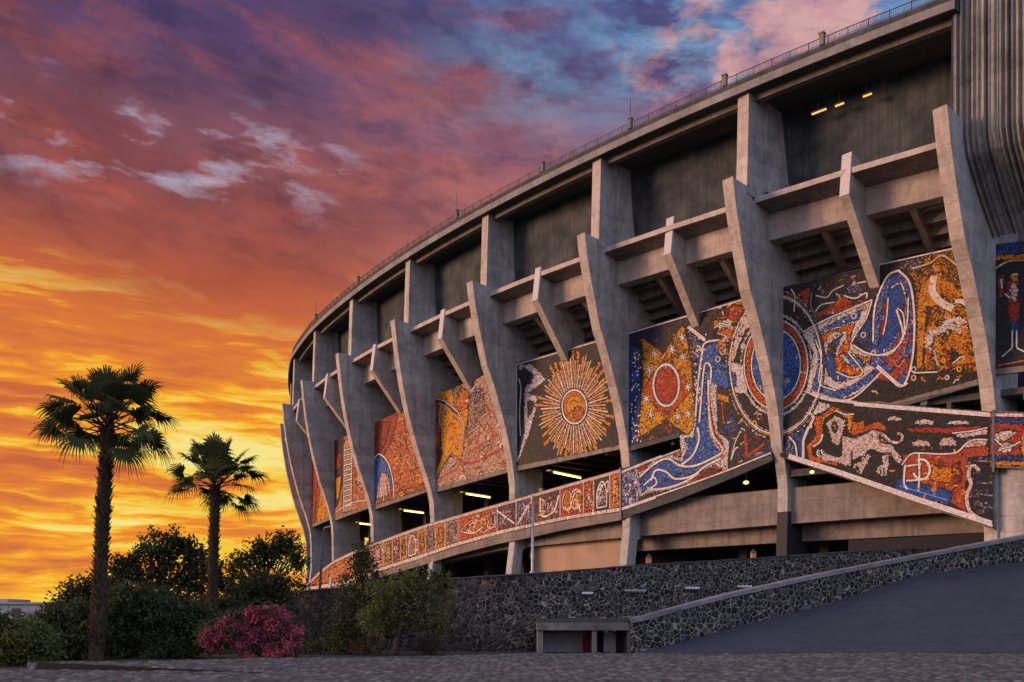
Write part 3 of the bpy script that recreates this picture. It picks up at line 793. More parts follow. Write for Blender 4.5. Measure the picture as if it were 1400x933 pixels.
# bay 7 : red star, blue figure and the left half of the great wheel
w7 = Wall(7, -.38, 8, -.02, ext=(.9, 0))
A3 = lambda pts: mp(pts, 840, 330, 2.665)      # two measuring frames of the photograph
A4 = lambda pts: mp(pts, 840, 520, 4.667)
A6 = lambda pts: mp(pts, 970, 390, 5.487)
WX, WY = 1061.0, 499.0
def wheel():
    f = [('wWk', ell(WX, WY, 69, 103)), ('YyYO', ell(WX, WY, 66, 99)), ('Ww', ell(WX, WY, 63, 94.5)), ('ggkK', ell(WX, WY, 60, 91)), ('wWw', ell(WX, WY, 50, 71)), ('kgk', ell(WX, WY, 47, 66)), ('WwW', ell(WX, WY, 45.5, 64)),
         ('RRoO', ell(WX, WY, 43, 60.5)), ('YyO', ell(WX, WY, 36, 51.5)), ('BBBbBc', ell(WX, WY, 33, 47.5))]
    s = [('W', 1.5, ell(WX, WY, 43.5, 61, 60) + [(WX + 43.5, WY)], False), ('W', 1.5, ell(WX, WY, 33.5, 48, 60) + [(WX + 33.5, WY)], False), ('W', 1.4, ell(WX, WY, 63, 94.5, 60), False), ('k', 1.3, ell(WX, WY, 66.5, 99.5, 60), False)]
    return f, s
wf, ws = wheel()
star = A3([(100, 350), (180, 410), (250, 300), (266, 360), (282, 470), (296, 640), (285, 722), (190, 650), (80, 722), (95, 640), (104, 500)])
sp7 = [('W', 2.0, [(x, y), (x + .6, y + 2.2)], False) for x, y in zip(rng.uniform(863, 876, 60), rng.uniform(480, 604, 60))]
sp7 += [('W', 2.0, [(x + 18 * (1 - t) * .6, y), (x + 18 * (1 - t) * .6 + 1, y + 2.4)], False) for x, y, t in ((rng.uniform(944, 956), 455 + 100 * q, q) for q in rng.random(46))]
def asterisk(x, y, r):
    return [('Ww', 1.5, [(x + r * math.cos(a), y + r * 1.3 * math.sin(a)), (x - r * math.cos(a), y - r * 1.3 * math.sin(a))], False) for a in (.3, 1.35, 2.4)]
stars7 = sum([asterisk(x, y, 4.2) for x, y in ((895, 484), (888, 506), (919, 478), (934, 488), (941, 529), (884, 546), (890, 567), (941, 566), (927, 570), (933, 462))], [])
arm = A6([(0, 410), (70, 410), (75, 545), (270, 600), (290, 815), (200, 800), (45, 720), (40, 640), (0, 640)])
fig = A4([(545, 0), (590, 0), (588, 190), (600, 330), (640, 420), (690, 470), (590, 510), (500, 545), (430, 590), (330, 640), (240, 690), (160, 640), (240, 560), (330, 500), (430, 520), (470, 430), (450, 370), (510, 370), (522, 250)])
mosaic('large mosaic with a red disc star, a blue figure and half of a great wheel', w7,
       [(856, 456), (1080, 390), (1080, 612), (849, 699), (849, 643), (931, 614), (928, 591), (856, 611)], 'ggkGg',
       [('nnKn', [(856, 456), (904, 443), (904, 481), (880, 520), (874, 611), (856, 611)]), ('bBbn', [(856, 470), (876, 478), (877, 530), (872, 606), (856, 610)]), ('BB', [(863, 505), (874, 505), (873, 522), (864, 524)]),
        ('YYyYd', star), ('YyO', [(877, 461), (907, 484), (895, 500), (880, 490)]), ('yd', A3([(215, 330), (262, 400), (240, 420), (205, 440)])), ('oRO', A3([(190, 415), (285, 540), (190, 650), (98, 545)])), ('wW', ell(911, 527, 18.5, 30)), ('RRro', ell(911, 527, 15, 25)),
        ('mnbk', A3([(265, 310), (330, 360), (318, 420), (306, 560), (296, 600), (285, 470)])),
        ('YyO', A6([(30, 165), (270, 95), (290, 300), (240, 420), (160, 550), (60, 480), (30, 330)])), ('dkK', A6([(30, 165), (130, 140), (130, 230), (30, 260)])), ('kK', A6([(20, 350), (110, 290), (60, 340), (90, 400), (60, 420)]))] + wf +
       [('Ww', A6([(130, 260), (230, 215), (300, 240), (310, 310), (270, 340), (235, 420), (180, 580), (145, 580), (170, 470), (205, 360), (130, 320), (30, 325), (60, 280)])), ('gG', A6([(160, 275), (220, 280), (215, 300), (170, 300)])), ('RoR', ell(1005, 428, 12, 11)), ('Yk', ell(1007, 429, 4, 4)),
        ('Oo', A6([(70, 345), (150, 320), (190, 360), (185, 420), (110, 440)])),
        ('WwmW', A4([(545, -60), (660, -60), (655, 60), (660, 330), (735, 390), (725, 570), (600, 620), (430, 690), (220, 720), (50, 800), (45, 590), (120, 570), (330, 480), (420, 450), (415, 345), (470, 345), (505, 310), (515, 150)])),
        ('mBbw', A4([(45, 580), (130, 580), (190, 640), (150, 780), (45, 810)])),
        ('BBBbc', A4([(160, 640), (230, 560), (300, 520), (380, 540), (440, 560), (540, 530), (640, 490), (560, 570), (430, 620), (350, 610), (300, 560), (270, 580), (200, 700), (180, 720)])),
        ('BBBbB', A4([(270, 600), (320, 600), (380, 640), (500, 600), (570, 570), (480, 640), (380, 670), (250, 700)])),
        ('BBBBbc', fig), ('BBbc', A3([(318, 400), (330, 385), (378, 360), (378, 430), (440, 465), (445, 530), (380, 525), (345, 510), (350, 460), (330, 480), (322, 560), (312, 640), (300, 640)])),
        ('WwW', A3([(400, 430), (480, 455), (485, 555), (440, 555), (430, 480)])), ('BcB', A3([(335, 470), (390, 465), (440, 480), (445, 530), (400, 535), (335, 505)])),
        ('RRro', A4([(220, 745), (330, 710), (470, 660), (560, 580), (640, 545), (720, 575), (600, 640), (440, 690), (260, 745)])), ('rg', A4([(520, 640), (600, 570), (690, 570), (590, 630)])),
        ('RrO', A4([(370, 455), (420, 440), (430, 490), (380, 485)])), ('Rr', A4([(125, 560), (240, 525), (170, 590)])), ('RO', A4([(580, 60), (600, 100), (640, 330), (690, 400), (690, 460), (640, 380), (610, 220)])),
        ('Bbn', A4([(690, 270), (760, 220), (790, 300), (740, 350), (690, 310)])), ('BB', A4([(880, 470), (960, 450), (980, 490), (890, 500)])), ('Bb', A4([(960, 380), (1020, 450), (990, 460)])), ('YO', A4([(655, 80), (730, 100), (735, 150), (655, 120)]))],
       motifs(7, 60, (985, 560, 1060, 660), ('gG', 'Bb', 'Rr', 'wG', 'Y')) + motifs(8, 60, (872, 460, 950, 600), ('Od', 'kd', 'Rr')) + motifs(9, 34, (976, 410, 1020, 500), ('kd', 'O', 'w')) + ws + sp7 + stars7 +
       [('W', 3, ell(911, 527, 17.5, 28.5) + [(928.5, 527)], False), ('W', 4.6, A3([(268, 312), (330, 360)]), False), ('W', 2.6, A3([(380, 360), (330, 372), (318, 420), (305, 520), (296, 640)])),
        ('W', 2.6, A3([(350, 520), (352, 460), (330, 450), (318, 560), (310, 660)])), ('W', 3.2, A4([(530, 300), (540, 380), (500, 480), (430, 540)])), ('W', 3, A4([(600, 0), (605, 200), (625, 340), (690, 440), (660, 480), (520, 545), (420, 545), (340, 500), (250, 540), (160, 620)])),
        ('W', 3, A4([(235, 640), (265, 575), (330, 585), (390, 630), (500, 610), (580, 550), (680, 500)])), ('W', 3.2, A4([(225, 700), (330, 690), (450, 650), (540, 590)])), ('W', 2.4, A4([(190, 670), (250, 620), (270, 660), (230, 690)])),
        ('OR', 2, A4([(590, 80), (610, 200), (640, 360), (690, 440)])), ('RR', 3.4, A4([(835, 340), (845, 490), (960, 405)]), False), ('RO', 2, A4([(685, 140), (700, 280)]), False), ('W', 2, A4([(745, 510), (770, 440), (790, 430)])), ('b', 2.4, A4([(740, 400), (770, 300), (800, 280)])), ('w', 1.8, A4([(800, 340), (770, 400), (745, 510)])),
        ('K', 2.2, A6([(30, 260), (130, 250), (150, 170), (210, 150), (270, 170)])), ('K', 1.8, A6([(80, 490), (160, 440), (190, 380)])), ('k', 1.6, A6([(180, 270), (220, 260), (230, 300), (190, 310)])), ('W', 1.8, A6([(40, 320), (80, 290), (130, 300)])), ('w', 2, A6([(60, 360), (130, 390), (90, 430)])),
        ('W', 1.7, [(857, 457), (1079, 391.5)], False),
        ('W', 6.2, A4([(40, 830), (440, 690), (740, 580), (1086, 440)]), False), ('Ww', 3.4, A4([(40, 590), (240, 510), (420, 440)]), False)]
       + [('Wwm' if i % 2 else 'bn', 1.5, [(851 + 24 * a, 655 + 34 * b - 8 * a), (854 + 24 * a, 650 + 34 * b - 8 * a), (853 + 24 * a, 659 + 34 * b - 8 * a)]) for i, (a, b) in enumerate(rng.random((40, 2)))]
       + [('mw' if i % 3 else 'Y', 1.3, [(1034 + 50 * a, 465 + 70 * b), (1037 + 50 * a, 467 + 70 * b), (1035 + 50 * a, 471 + 70 * b)]) for i, (a, b) in enumerate(rng.random((16, 2)))], .155,
       [(856, 455), (1080, 389), (1080, 622), (1075, 628), (1000, 654), (930, 682), (849, 710), (849, 641.5), (931.6, 613), (931.6, 601), (928, 598), (856, 618)], body='concrete_dark')

# bay 8 : right half of the wheel, ribboned star, and the lion panel below
w8 = Wall(8, -.02, 9, -.45, ext=(-.72, .9))
B3 = lambda pts: mp(pts, 1020, 380, 3.886)
B4 = lambda pts: mp(pts, 1060, 320, 2.17)
B5 = lambda pts: mp(pts, 1070, 520, 5.83)
B7 = lambda pts: mp(pts, 1200, 480, 3.33)
BR = lambda pts: mp(pts, 1200, 320, 3.89)
lion = B5([(470, 440), (560, 455), (640, 430), (720, 395), (790, 400), (840, 440), (870, 490), (900, 560), (945, 610), (950, 650), (920, 672), (880, 630), (840, 590), (800, 585), (690, 552), (640, 600), (560, 640), (552, 600), (545, 685), (500, 680), (400, 650), (330, 640), (275, 600), (270, 560), (300, 550), (340, 565), (400, 600), (470, 605), (468, 520)])
mosaic('long mosaic with the other half of the wheel, a ribboned blue star and a pale lion', w8,
       [(1060, 396), (1075, 392), (1196, 364), (1226, 356), (1366, 326), (1366, 511), (1345, 516), (1215, 551), (1205, 549), (1168, 549), (1240, 555), (1355, 563.5), (1362, 723), (1060, 623)], 'kkgK',
       [('gGgk', B3([(190, 40), (690, -60), (690, 150), (560, 200), (380, 230), (330, 190)])), ('nKn', B3([(190, 60), (380, 10), (350, 230), (190, 150)])), ('RRo', B3([(190, 130), (345, 45), (325, 190), (290, 195), (296, 95)])), ('Bb', B3([(225, 130), (296, 95), (300, 165), (260, 150)])),
        ('Rro', B3([(330, 190), (400, 180), (505, 95), (580, 150), (480, 190), (380, 210)])), ('mbg', B3([(530, 40), (600, 20), (620, 70), (540, 90)]))] + wf +
       [('WwW', B3([(300, 290), (420, 225), (670, 118), (640, 220), (600, 300), (560, 345), (600, 380), (700, 410), (780, 390), (830, 330), (850, 420), (700, 470), (750, 500), (620, 600), (500, 655), (320, 605), (340, 480), (355, 400)])),
        ('BBbc', B3([(355, 300), (560, 190), (620, 170), (600, 220), (400, 290), (380, 320), (440, 400), (395, 560), (480, 600), (590, 560), (690, 480), (730, 500), (600, 590), (500, 645), (350, 590), (390, 430), (365, 340)])),
        ('cBw', B3([(355, 298), (440, 250), (470, 265), (380, 320)])), ('RRoY', B3([(385, 310), (580, 235), (560, 300), (545, 390), (500, 410), (520, 440), (560, 470), (625, 500), (620, 520), (500, 530), (470, 400), (530, 300), (480, 280), (410, 350)])),
        ('WwP', B3([(410, 345), (530, 280), (540, 310), (490, 390), (490, 470), (530, 520), (600, 520), (500, 560), (440, 520), (430, 440)])), ('BbB', B3([(440, 350), (520, 300), (480, 380), (470, 440), (490, 500), (550, 545), (470, 550), (430, 500), (425, 420)])),
        ('kdK', B3([(445, 350), (480, 350), (465, 430), (440, 400)])), ('BbBc', B3([(510, 390), (600, 430), (640, 460), (600, 490), (560, 460)])), ('OoYR', B3([(470, 420), (500, 420), (560, 480), (540, 510), (480, 500)])), ('OYo', B3([(560, 400), (640, 420), (700, 440), (640, 450)])),
        ('bBng', B3([(600, 270), (665, 200), (680, 390), (640, 390), (590, 330)])),
        ('BBbBm', B4([(295, 220), (330, 130), (365, 108), (400, 150), (412, 260), (405, 380), (375, 455), (310, 400), (280, 390), (290, 300)])), ('RrmR', B4([(345, 170), (370, 120), (395, 200), (400, 280), (385, 360), (350, 400), (320, 380), (370, 300), (385, 230)])), ('BbB', B4([(340, 130), (362, 115), (385, 190), (372, 280), (320, 350), (300, 340), (330, 240)])), ('Rrb', B4([(320, 200), (335, 190), (325, 280), (305, 330)])),
        ('RRro', B4([(290, 410), (330, 420), (400, 360), (395, 400), (350, 440), (300, 430)])),
        ('ddygyk', BR([(100, 140), (430, 75), (570, 710), (200, 735), (200, 250)])), ('gkmg', BR([(110, 150), (250, 120), (230, 200), (120, 200)])), ('dkg', BR([(250, 240), (330, 330), (300, 480), (240, 480)])),
        ('YyyO', BR([(290, 165), (338, 165), (330, 205), (400, 260), (440, 340), (410, 345), (340, 270), (330, 380), (260, 390), (235, 720), (205, 720), (215, 330), (240, 240), (295, 205)])), ('oYd', BR([(330, 260), (400, 320), (420, 350), (350, 350)])),
        ('YOyd', BR([(250, 520), (300, 380), (330, 400), (310, 510), (340, 600), (430, 470), (500, 560), (520, 690), (400, 700), (440, 640), (390, 600), (395, 730), (360, 730), (330, 620), (340, 730), (320, 735), (285, 620), (270, 720), (250, 720)])),
        ('WwW', BR([(250, 520), (330, 490), (370, 450), (420, 437), (480, 460), (485, 510), (440, 535), (390, 510), (300, 545), (285, 625), (250, 600)])), ('Rr', BR([(345, 610), (380, 620), (390, 720), (370, 720)])), ('kK', BR([(385, 605), (440, 650), (395, 690)])),
        # lion panel
        ('bnm', B5([(20, 450), (90, 440), (110, 610), (30, 600)])), ('BBb', B5([(85, 400), (130, 440), (180, 430), (150, 480), (160, 620), (125, 610), (120, 500), (90, 450)])), ('BB', B5([(130, 330), (190, 420), (160, 440), (125, 380)])), ('Ww', B5([(230, 240), (300, 170), (395, 200), (330, 250), (250, 280)])),
        ('OORo', B5([(240, 290), (310, 280), (410, 205), (490, 255), (570, 258), (560, 320), (650, 318), (650, 370), (760, 325), (850, 400), (720, 390), (560, 445), (515, 400), (520, 310), (420, 250), (330, 310), (320, 420), (320, 490), (240, 530), (235, 600), (430, 660), (440, 685), (210, 640), (190, 530), (270, 440)])),
        ('YYO', B5([(310, 300), (415, 235), (490, 275), (560, 275), (560, 330), (640, 320), (560, 350), (545, 400), (515, 405), (518, 310), (420, 252), (330, 312), (318, 400)])), ('kKk', B5([(335, 310), (415, 255), (515, 310), (515, 410), (560, 450), (470, 440), (470, 600), (330, 560), (245, 600), (240, 540), (320, 490)])),
        ('PWwPW', lion), ('WPw', B5([(345, 345), (415, 283), (503, 320), (485, 400), (470, 450), (455, 520), (400, 510), (378, 430)])), ('Kdk', ell(1070 + 415 / 5.83, 520 + 375 / 5.83, 4.6, 7.6)), ('y', ell(1070 + 415 / 5.83, 520 + 375 / 5.83, 2, 4)),
        ('WPw', B5([(650, 590), (715, 590), (668, 670), (625, 755), (600, 740), (565, 690), (570, 665), (620, 650)])), ('WPw', B5([(790, 600), (845, 590), (848, 660), (828, 762), (790, 765), (745, 735), (760, 690), (800, 670)])), ('OY', B5([(780, 455), (815, 450), (820, 495), (800, 490)])),
        ('RRoT', B7([(115, 470), (240, 465), (360, 470), (420, 425), (505, 430), (505, 478), (412, 488), (400, 640), (405, 735), (330, 690), (345, 640), (110, 580)])), ('OYo', B7([(250, 520), (340, 530), (330, 600), (240, 590)])), ('kRd', B7([(340, 520), (375, 500), (380, 600), (345, 630)])), ('BBbB', B7([(90, 580), (345, 640), (322, 705), (75, 630)])),
        ('RrR', B7([(130, 352), (500, 342), (505, 366), (360, 378), (150, 368)])), ('nnKk', B7([(412, 490), (522, 475), (535, 790), (440, 745), (400, 640)])), ('WP', B7([(340, 375), (420, 370), (500, 345), (500, 380), (430, 390), (380, 400)])), ('PW', B7([(380, 440), (410, 405), (500, 400), (500, 430), (430, 440)]))]
       + [('PWw', B7(ell(a, b, c, d, 14, 180, 360) + [(a + c, b + 4), (a - c, b + 4)])) for a, b, c, d in ((75, 314, 33, 18), (215, 332, 46, 20), (365, 332, 52, 16), (198, 432, 42, 28), (320, 428, 40, 36))]
       + [('kK', B5([(495, 655), (905, 700), (930, 720), (880, 860), (300, 690)]))][:0],
       motifs(10, 80, (1250, 360, 1345, 520), ('kd', 'O', 'Y', 'w', 'Td'), 6) + motifs(11, 46, (1110, 360, 1200, 440), ('gG', 'w', 'mb', 'T')) + motifs(12, 70, (1075, 430, 1250, 540), ('Bc', 'Rr', 'b', 'wY'), 5) + motifs(13, 60, (1255, 600, 1330, 690), ('rk', 'OY', 'T')) + motifs(14, 40, (1320, 620, 1360, 710), ('mG', 'G'), 5) + ws +
       [('W', 2.2, B3([(300, 290), (420, 225), (670, 118)])), ('W', 2, B3([(670, 118), (640, 215), (590, 290), (560, 345)])), ('W', 2.6, B3([(570, 360), (640, 400), (720, 410), (800, 370), (835, 300), (800, 170)])), ('W', 2.2, B3([(700, 465), (820, 570), (860, 560)])), ('W', 2.4, B3([(320, 605), (400, 640), (500, 655), (590, 625), (720, 500)])),
        ('W', 1.8, B3([(370, 330), (400, 430), (390, 560), (480, 600)])), ('W', 1.8, B3([(545, 400), (620, 500), (560, 530), (480, 500)])), ('W', 2, B3([(370, 95), (430, 105), (460, 70), (520, 40)])), ('W', 2, B3([(370, 180), (400, 145), (470, 130)])), ('W', 2, B3([(520, 95), (580, 110), (640, 80), (640, 110)])), ('W', 2, B3([(590, 30), (640, 20)])),
        ('W', 1.5, B3([(240, 60), (260, 100), (255, 180)])), ('m', 1.6, B3([(350, 80), (345, 150), (370, 200)])), ('RO', 2, B3([(450, 190), (510, 110), (560, 140)])),
        ('W', 2.6, B4([(290, 320), (296, 215), (330, 130), (365, 108)])), ('W', 2.8, B4([(365, 108), (400, 150), (413, 260), (405, 380), (378, 452), (340, 430), (300, 395)])), ('W', 1.6, B4([(395, 190), (388, 280), (350, 350), (300, 360), (260, 350)])), ('W', 1.5, B4([(385, 300), (380, 240), (362, 220)])), ('W', 1.3, B4([(335, 190), (330, 250), (320, 300)])),
        ('mWR', 1.6, B4([(345, 160), (375, 150), (395, 230)])), ('YO', 2.2, B4([(350, 375), (365, 395), (385, 370)])),
        ('wPY', 2.8, BR([(185, 185), (280, 155), (345, 115), (430, 175)])), ('W', 9, BR([(300, 225), (290, 300), (330, 360), (400, 400)])), ('W', 6, BR([(410, 360), (450, 360), (500, 395)])), ('dK', 2.4, BR([(240, 260), (300, 210), (370, 220), (430, 300)])), ('dk', 2, BR([(470, 590), (500, 640), (560, 660)])), ('dk', 1.8, BR([(260, 500), (300, 420), (330, 390)])),
        ('R', 2.8, BR([(265, 620), (265, 720)])), ('w', 2.4, BR([(300, 620), (320, 700)])), ('W', 1.8, BR([(190, 740), (320, 735)])), ('R', 2.2, BR([(400, 700), (540, 680)])), ('W', 2, BR([(400, 690), (440, 655)])), ('W', 1.8, BR([(370, 480), (480, 500)])), ('k', 1.5, BR([(400, 470), (430, 490), (470, 480)])),
        ('W', 1.7, [(1062, 395), (1196, 363.8), (1365, 326.5)], False),
        # lion panel
        ('W', 5.6, [(1168, 552.5), (1240, 558.5), (1355, 567.5)], False), ('W', 7.2, [(1078, 624), (1150, 647), (1250, 681.5), (1361, 718)], False), ('Ww', 4, [(1110, 537), (1140, 547), (1172, 551)], False),
        ('W', 3.6, B5([(215, 260), (250, 300), (215, 370), (235, 375)]), False), ('W', 3.6, B5([(210, 370), (165, 480), (165, 620)]), False), ('W', 2.2, B5([(50, 450), (100, 510), (115, 605)])), ('W', 2.4, B5([(320, 430), (300, 490), (245, 530)])), ('W', 2, B5([(430, 245), (500, 275), (570, 270)])),
        ('Kk', 1.8, B5([(470, 440), (465, 600), (400, 600), (330, 570)])), ('Kk', 1.8, B5([(480, 440), (570, 458), (650, 430), (730, 392), (800, 420)])), ('K', 1.6, B5([(640, 640), (700, 555), (780, 585), (850, 580), (890, 640), (930, 680)])), ('K', 1.5, B5([(550, 560), (552, 690)])),
        ('Wp', 3.4, B5([(745, 415), (800, 430), (850, 480), (910, 500), (955, 470), (945, 430), (915, 430)])), ('K', 1.5, B5([(740, 400), (810, 415), (865, 465), (910, 480), (935, 460)])), ('K', 1.5, B5([(770, 440), (840, 500), (910, 515), (970, 480), (960, 425), (930, 410)])),
        ('K', 1.3, B5([(770, 440), (775, 480), (800, 500), (860, 510)])), ('W', 2, B5([(285, 555), (275, 590), (300, 610)])), ('W', 1.8, B5([(310, 555), (320, 590), (350, 600)])), ('K', 1.1, B5([(300, 570), (305, 600)])), ('K', 1.1, B5([(600, 690), (610, 740)])), ('K', 1.1, B5([(585, 680), (595, 720)])), ('K', 1.1, B5([(775, 700), (785, 750)])), ('K', 1.1, B5([(805, 700), (810, 755)])),
        ('OY', 2, B5([(850, 725), (900, 720)])), ('W', 2.2, B7([(110, 520), (150, 472), (200, 466), (290, 470), (360, 462), (400, 425), (440, 405), (500, 405)])), ('W', 2.8, B7([(125, 520), (120, 600), (135, 630)])), ('W', 3.2, B7(ell(200, 540, 38, 46, 24, -120, 160))), ('W', 2.6, B7([(188, 470), (190, 560), (185, 640)])), ('W', 2.4, B7([(130, 525), (200, 515)])), ('W', 2.6, B7([(130, 590), (160, 590), (220, 580)])),
        ('WwP', 4.6, B7([(460, 548), (445, 525), (420, 530), (415, 570), (425, 610), (405, 660), (420, 730), (470, 768)])), ('Y', 2, B7([(60, 545), (75, 548)])), ('W', 1.4, B7([(340, 375), (430, 365), (500, 350)])), ('B', 1.6, B7([(120, 610), (330, 665)])), ('c', 1.3, B7([(100, 615), (320, 680)])),
        ('mG', 1.8, B7([(440, 500), (520, 505)])), ('mG', 1.8, B7([(450, 600), (520, 605)])), ('mG', 1.8, B7([(450, 650), (525, 660)])), ('mG', 1.8, B7([(450, 700), (525, 715)]))]
       + [('Wm' if i % 3 else 'O', 1.5, [(1085 + 70 * a, 420 + 100 * b), (1087 + 70 * a, 423 + 100 * b)]) for i, (a, b) in enumerate(rng.random((18, 2)))]
       + [('yO' if i % 3 else 'kd', 1.3, [(1256 + 90 * a, 380 + 130 * b), (1259 + 90 * a, 377 + 130 * b), (1261 + 90 * a, 381 + 130 * b)]) for i, (a, b) in enumerate(rng.random((90, 2)))], .145,
       [(1060, 395), (1075, 391), (1196, 363), (1226, 355), (1366, 325), (1366, 519), (1345, 524), (1215, 558), (1205, 557), (1180, 552), (1168, 548.3), (1240, 554.3), (1355, 562.8), (1362, 724.5), (1060, 625)])

# right hand panels beyond the last pillar
w9 = Wall(9, -.5, 10, -.5, ext=(-.95, 0))
mosaic('dark mosaic with a standing figure in red', w9, [(1350, 337), (1470, 320), (1470, 492), (1350, 506)], 'kKnk',
       [('bBnb', [(1350, 330), (1470, 318), (1470, 344), (1350, 350)]), ('YyO', [(1350, 350), (1470, 344), (1470, 352), (1350, 357)]), ('RrR', [(1376, 390), (1386, 378), (1393, 385), (1393, 440), (1380, 440)]), ('WP', [(1379, 398), (1386, 386), (1393, 396), (1388, 415)]), ('OY', [(1381, 374), (1393, 372), (1391, 384), (1383, 385)]),
        ('Rr', [(1364, 380), (1373, 376), (1373, 405), (1366, 408)]), ('Bb', [(1381, 440), (1393, 440), (1392, 452), (1382, 452)]), ('knk', [(1350, 488), (1470, 476), (1470, 492), (1350, 506)])],
       [('W', 1.6, [(1384, 452), (1384, 476), (1370, 488)], False), ('W', 1.6, [(1390, 452), (1390, 476), (1402, 482)], False), ('YW', 2, [(1360, 368), (1378, 358), (1400, 356)]), ('W', 1.8, [(1374, 402), (1381, 408)]), ('W', 2.2, [(1369, 382), (1370, 395)]), ('W', 1.4, [(1384, 376), (1391, 375)], False), ('OT', 1.8, [(1364, 500), (1420, 490)], False)], .17,
       [(1350, 336), (1470, 319), (1470, 500), (1350, 514)])
w9b = Wall(9, -.75, 10, -.75, ext=(-.75, 0))
mosaic('band of mosaic with pale diamonds at the right edge', w9b, [(1350, 563.5), (1470, 567), (1470, 640), (1350, 636)], 'RRrTR',
       [('bBn', [(1350, 571), (1470, 575), (1470, 583), (1350, 578)]), ('WPw', [(1358, 595), (1372, 588), (1392, 590), (1378, 602), (1360, 604)]), ('PWw', [(1362, 616), (1374, 604), (1388, 608), (1380, 620)]), ('YyO', ell(1403, 608, 8, 18)), ('bBn', [(1350, 622), (1470, 626), (1470, 633), (1350, 630)]), ('YyO', [(1350, 630), (1470, 633), (1470, 640), (1350, 636)])],
       [('PW', 4.5, [(1356, 567), (1470, 570.5)], False), ('W', 1.5, [(1357, 598), (1376, 612), (1396, 604)])], .17,
       [(1350, 562.5), (1470, 566), (1470, 644), (1350, 639.5)])
for (x0, y0, y1, wl_) in ((1356.5, 561, 726, w9b),):
    uu, zz = wl_.from_px([x0, x0 + 3.4], [y0, y1 - 80]); mb = MB()
    mb.loft([[tuple(wl_.pt(u_, z_, o_)) for u_, o_ in ((uu[0], -.3), (uu[1], -.3), (uu[1], .06), (uu[0], .06))] for z_ in (zz[0] + .02, zz[1])])
    mb.build('joint_post', M['joint'], stad)

# the climbing band, one panel per bay
TOPX = [405, 421.5, 436, 457.6, 482, 508.6, 548, 591, 640, 706, 780, 849]; TOPY = [812, 797, 782, 765.6, 754, 744, 729, 714.6, 700.7, 682, 661, 641.5]
BOTX = [405, 420, 472, 517, 574, 620, 680, 766, 849]; BOTY = [811, 808, 799, 782, 764, 748, 731, 712, 699]
ty = lambda x: float(np.interp(x, TOPX, TOPY)); by = lambda x: float(np.interp(x, BOTX, BOTY))
lip = lambda x: float(np.interp(x, [405, 420, 517, 574, 640, 728, 849], [2, 3, 8, 10, 12, 14, 12]))
SEG = [(405, 440, 'OOoY', 'od'), (440, 482, 'OoYT', 'PT'), (482, 506, 'PTOp', 'WP'), (506, 525, 'PTRw', 'WP'), (525, 537, 'YdgY', 'kW'), (537, 548, 'TRgP', 'Wk'), (548, 556, 'YYOd', 'dk'), (556, 572, 'TPgT', 'WP'), (572, 582, 'YYOd', 'Td'), (582, 596, 'gPmT', 'Pk'), (596, 609, 'YdOY', 'kT'), (609, 628, 'mTgP', 'bP'),
       (628, 680, 'RoRO', 'WO'), (680, 706, 'gTbk', 'Pb'), (706, 730, 'bmng', 'wm'), (730, 766, 'gTGk', 'Pw'), (766, 798, 'RRro', 'WY'), (798, 812, 'ORog', 'WO'), (812, 834, 'kgkG', 'wW'), (834, 849, 'ORYo', 'WY')]
BD = [('orange start of the climbing mosaic band', 1, 2), ('orange stretch of the climbing mosaic band', 2, 3), ('orange and pink stretch of the climbing mosaic band', 3, 4), ('stretch of the mosaic band with small ochre figures', 4, 5), ('stretch of the mosaic band with a red rectangle', 5, 6), ('stretch of the mosaic band with a pale knot on red', 6, 7)]
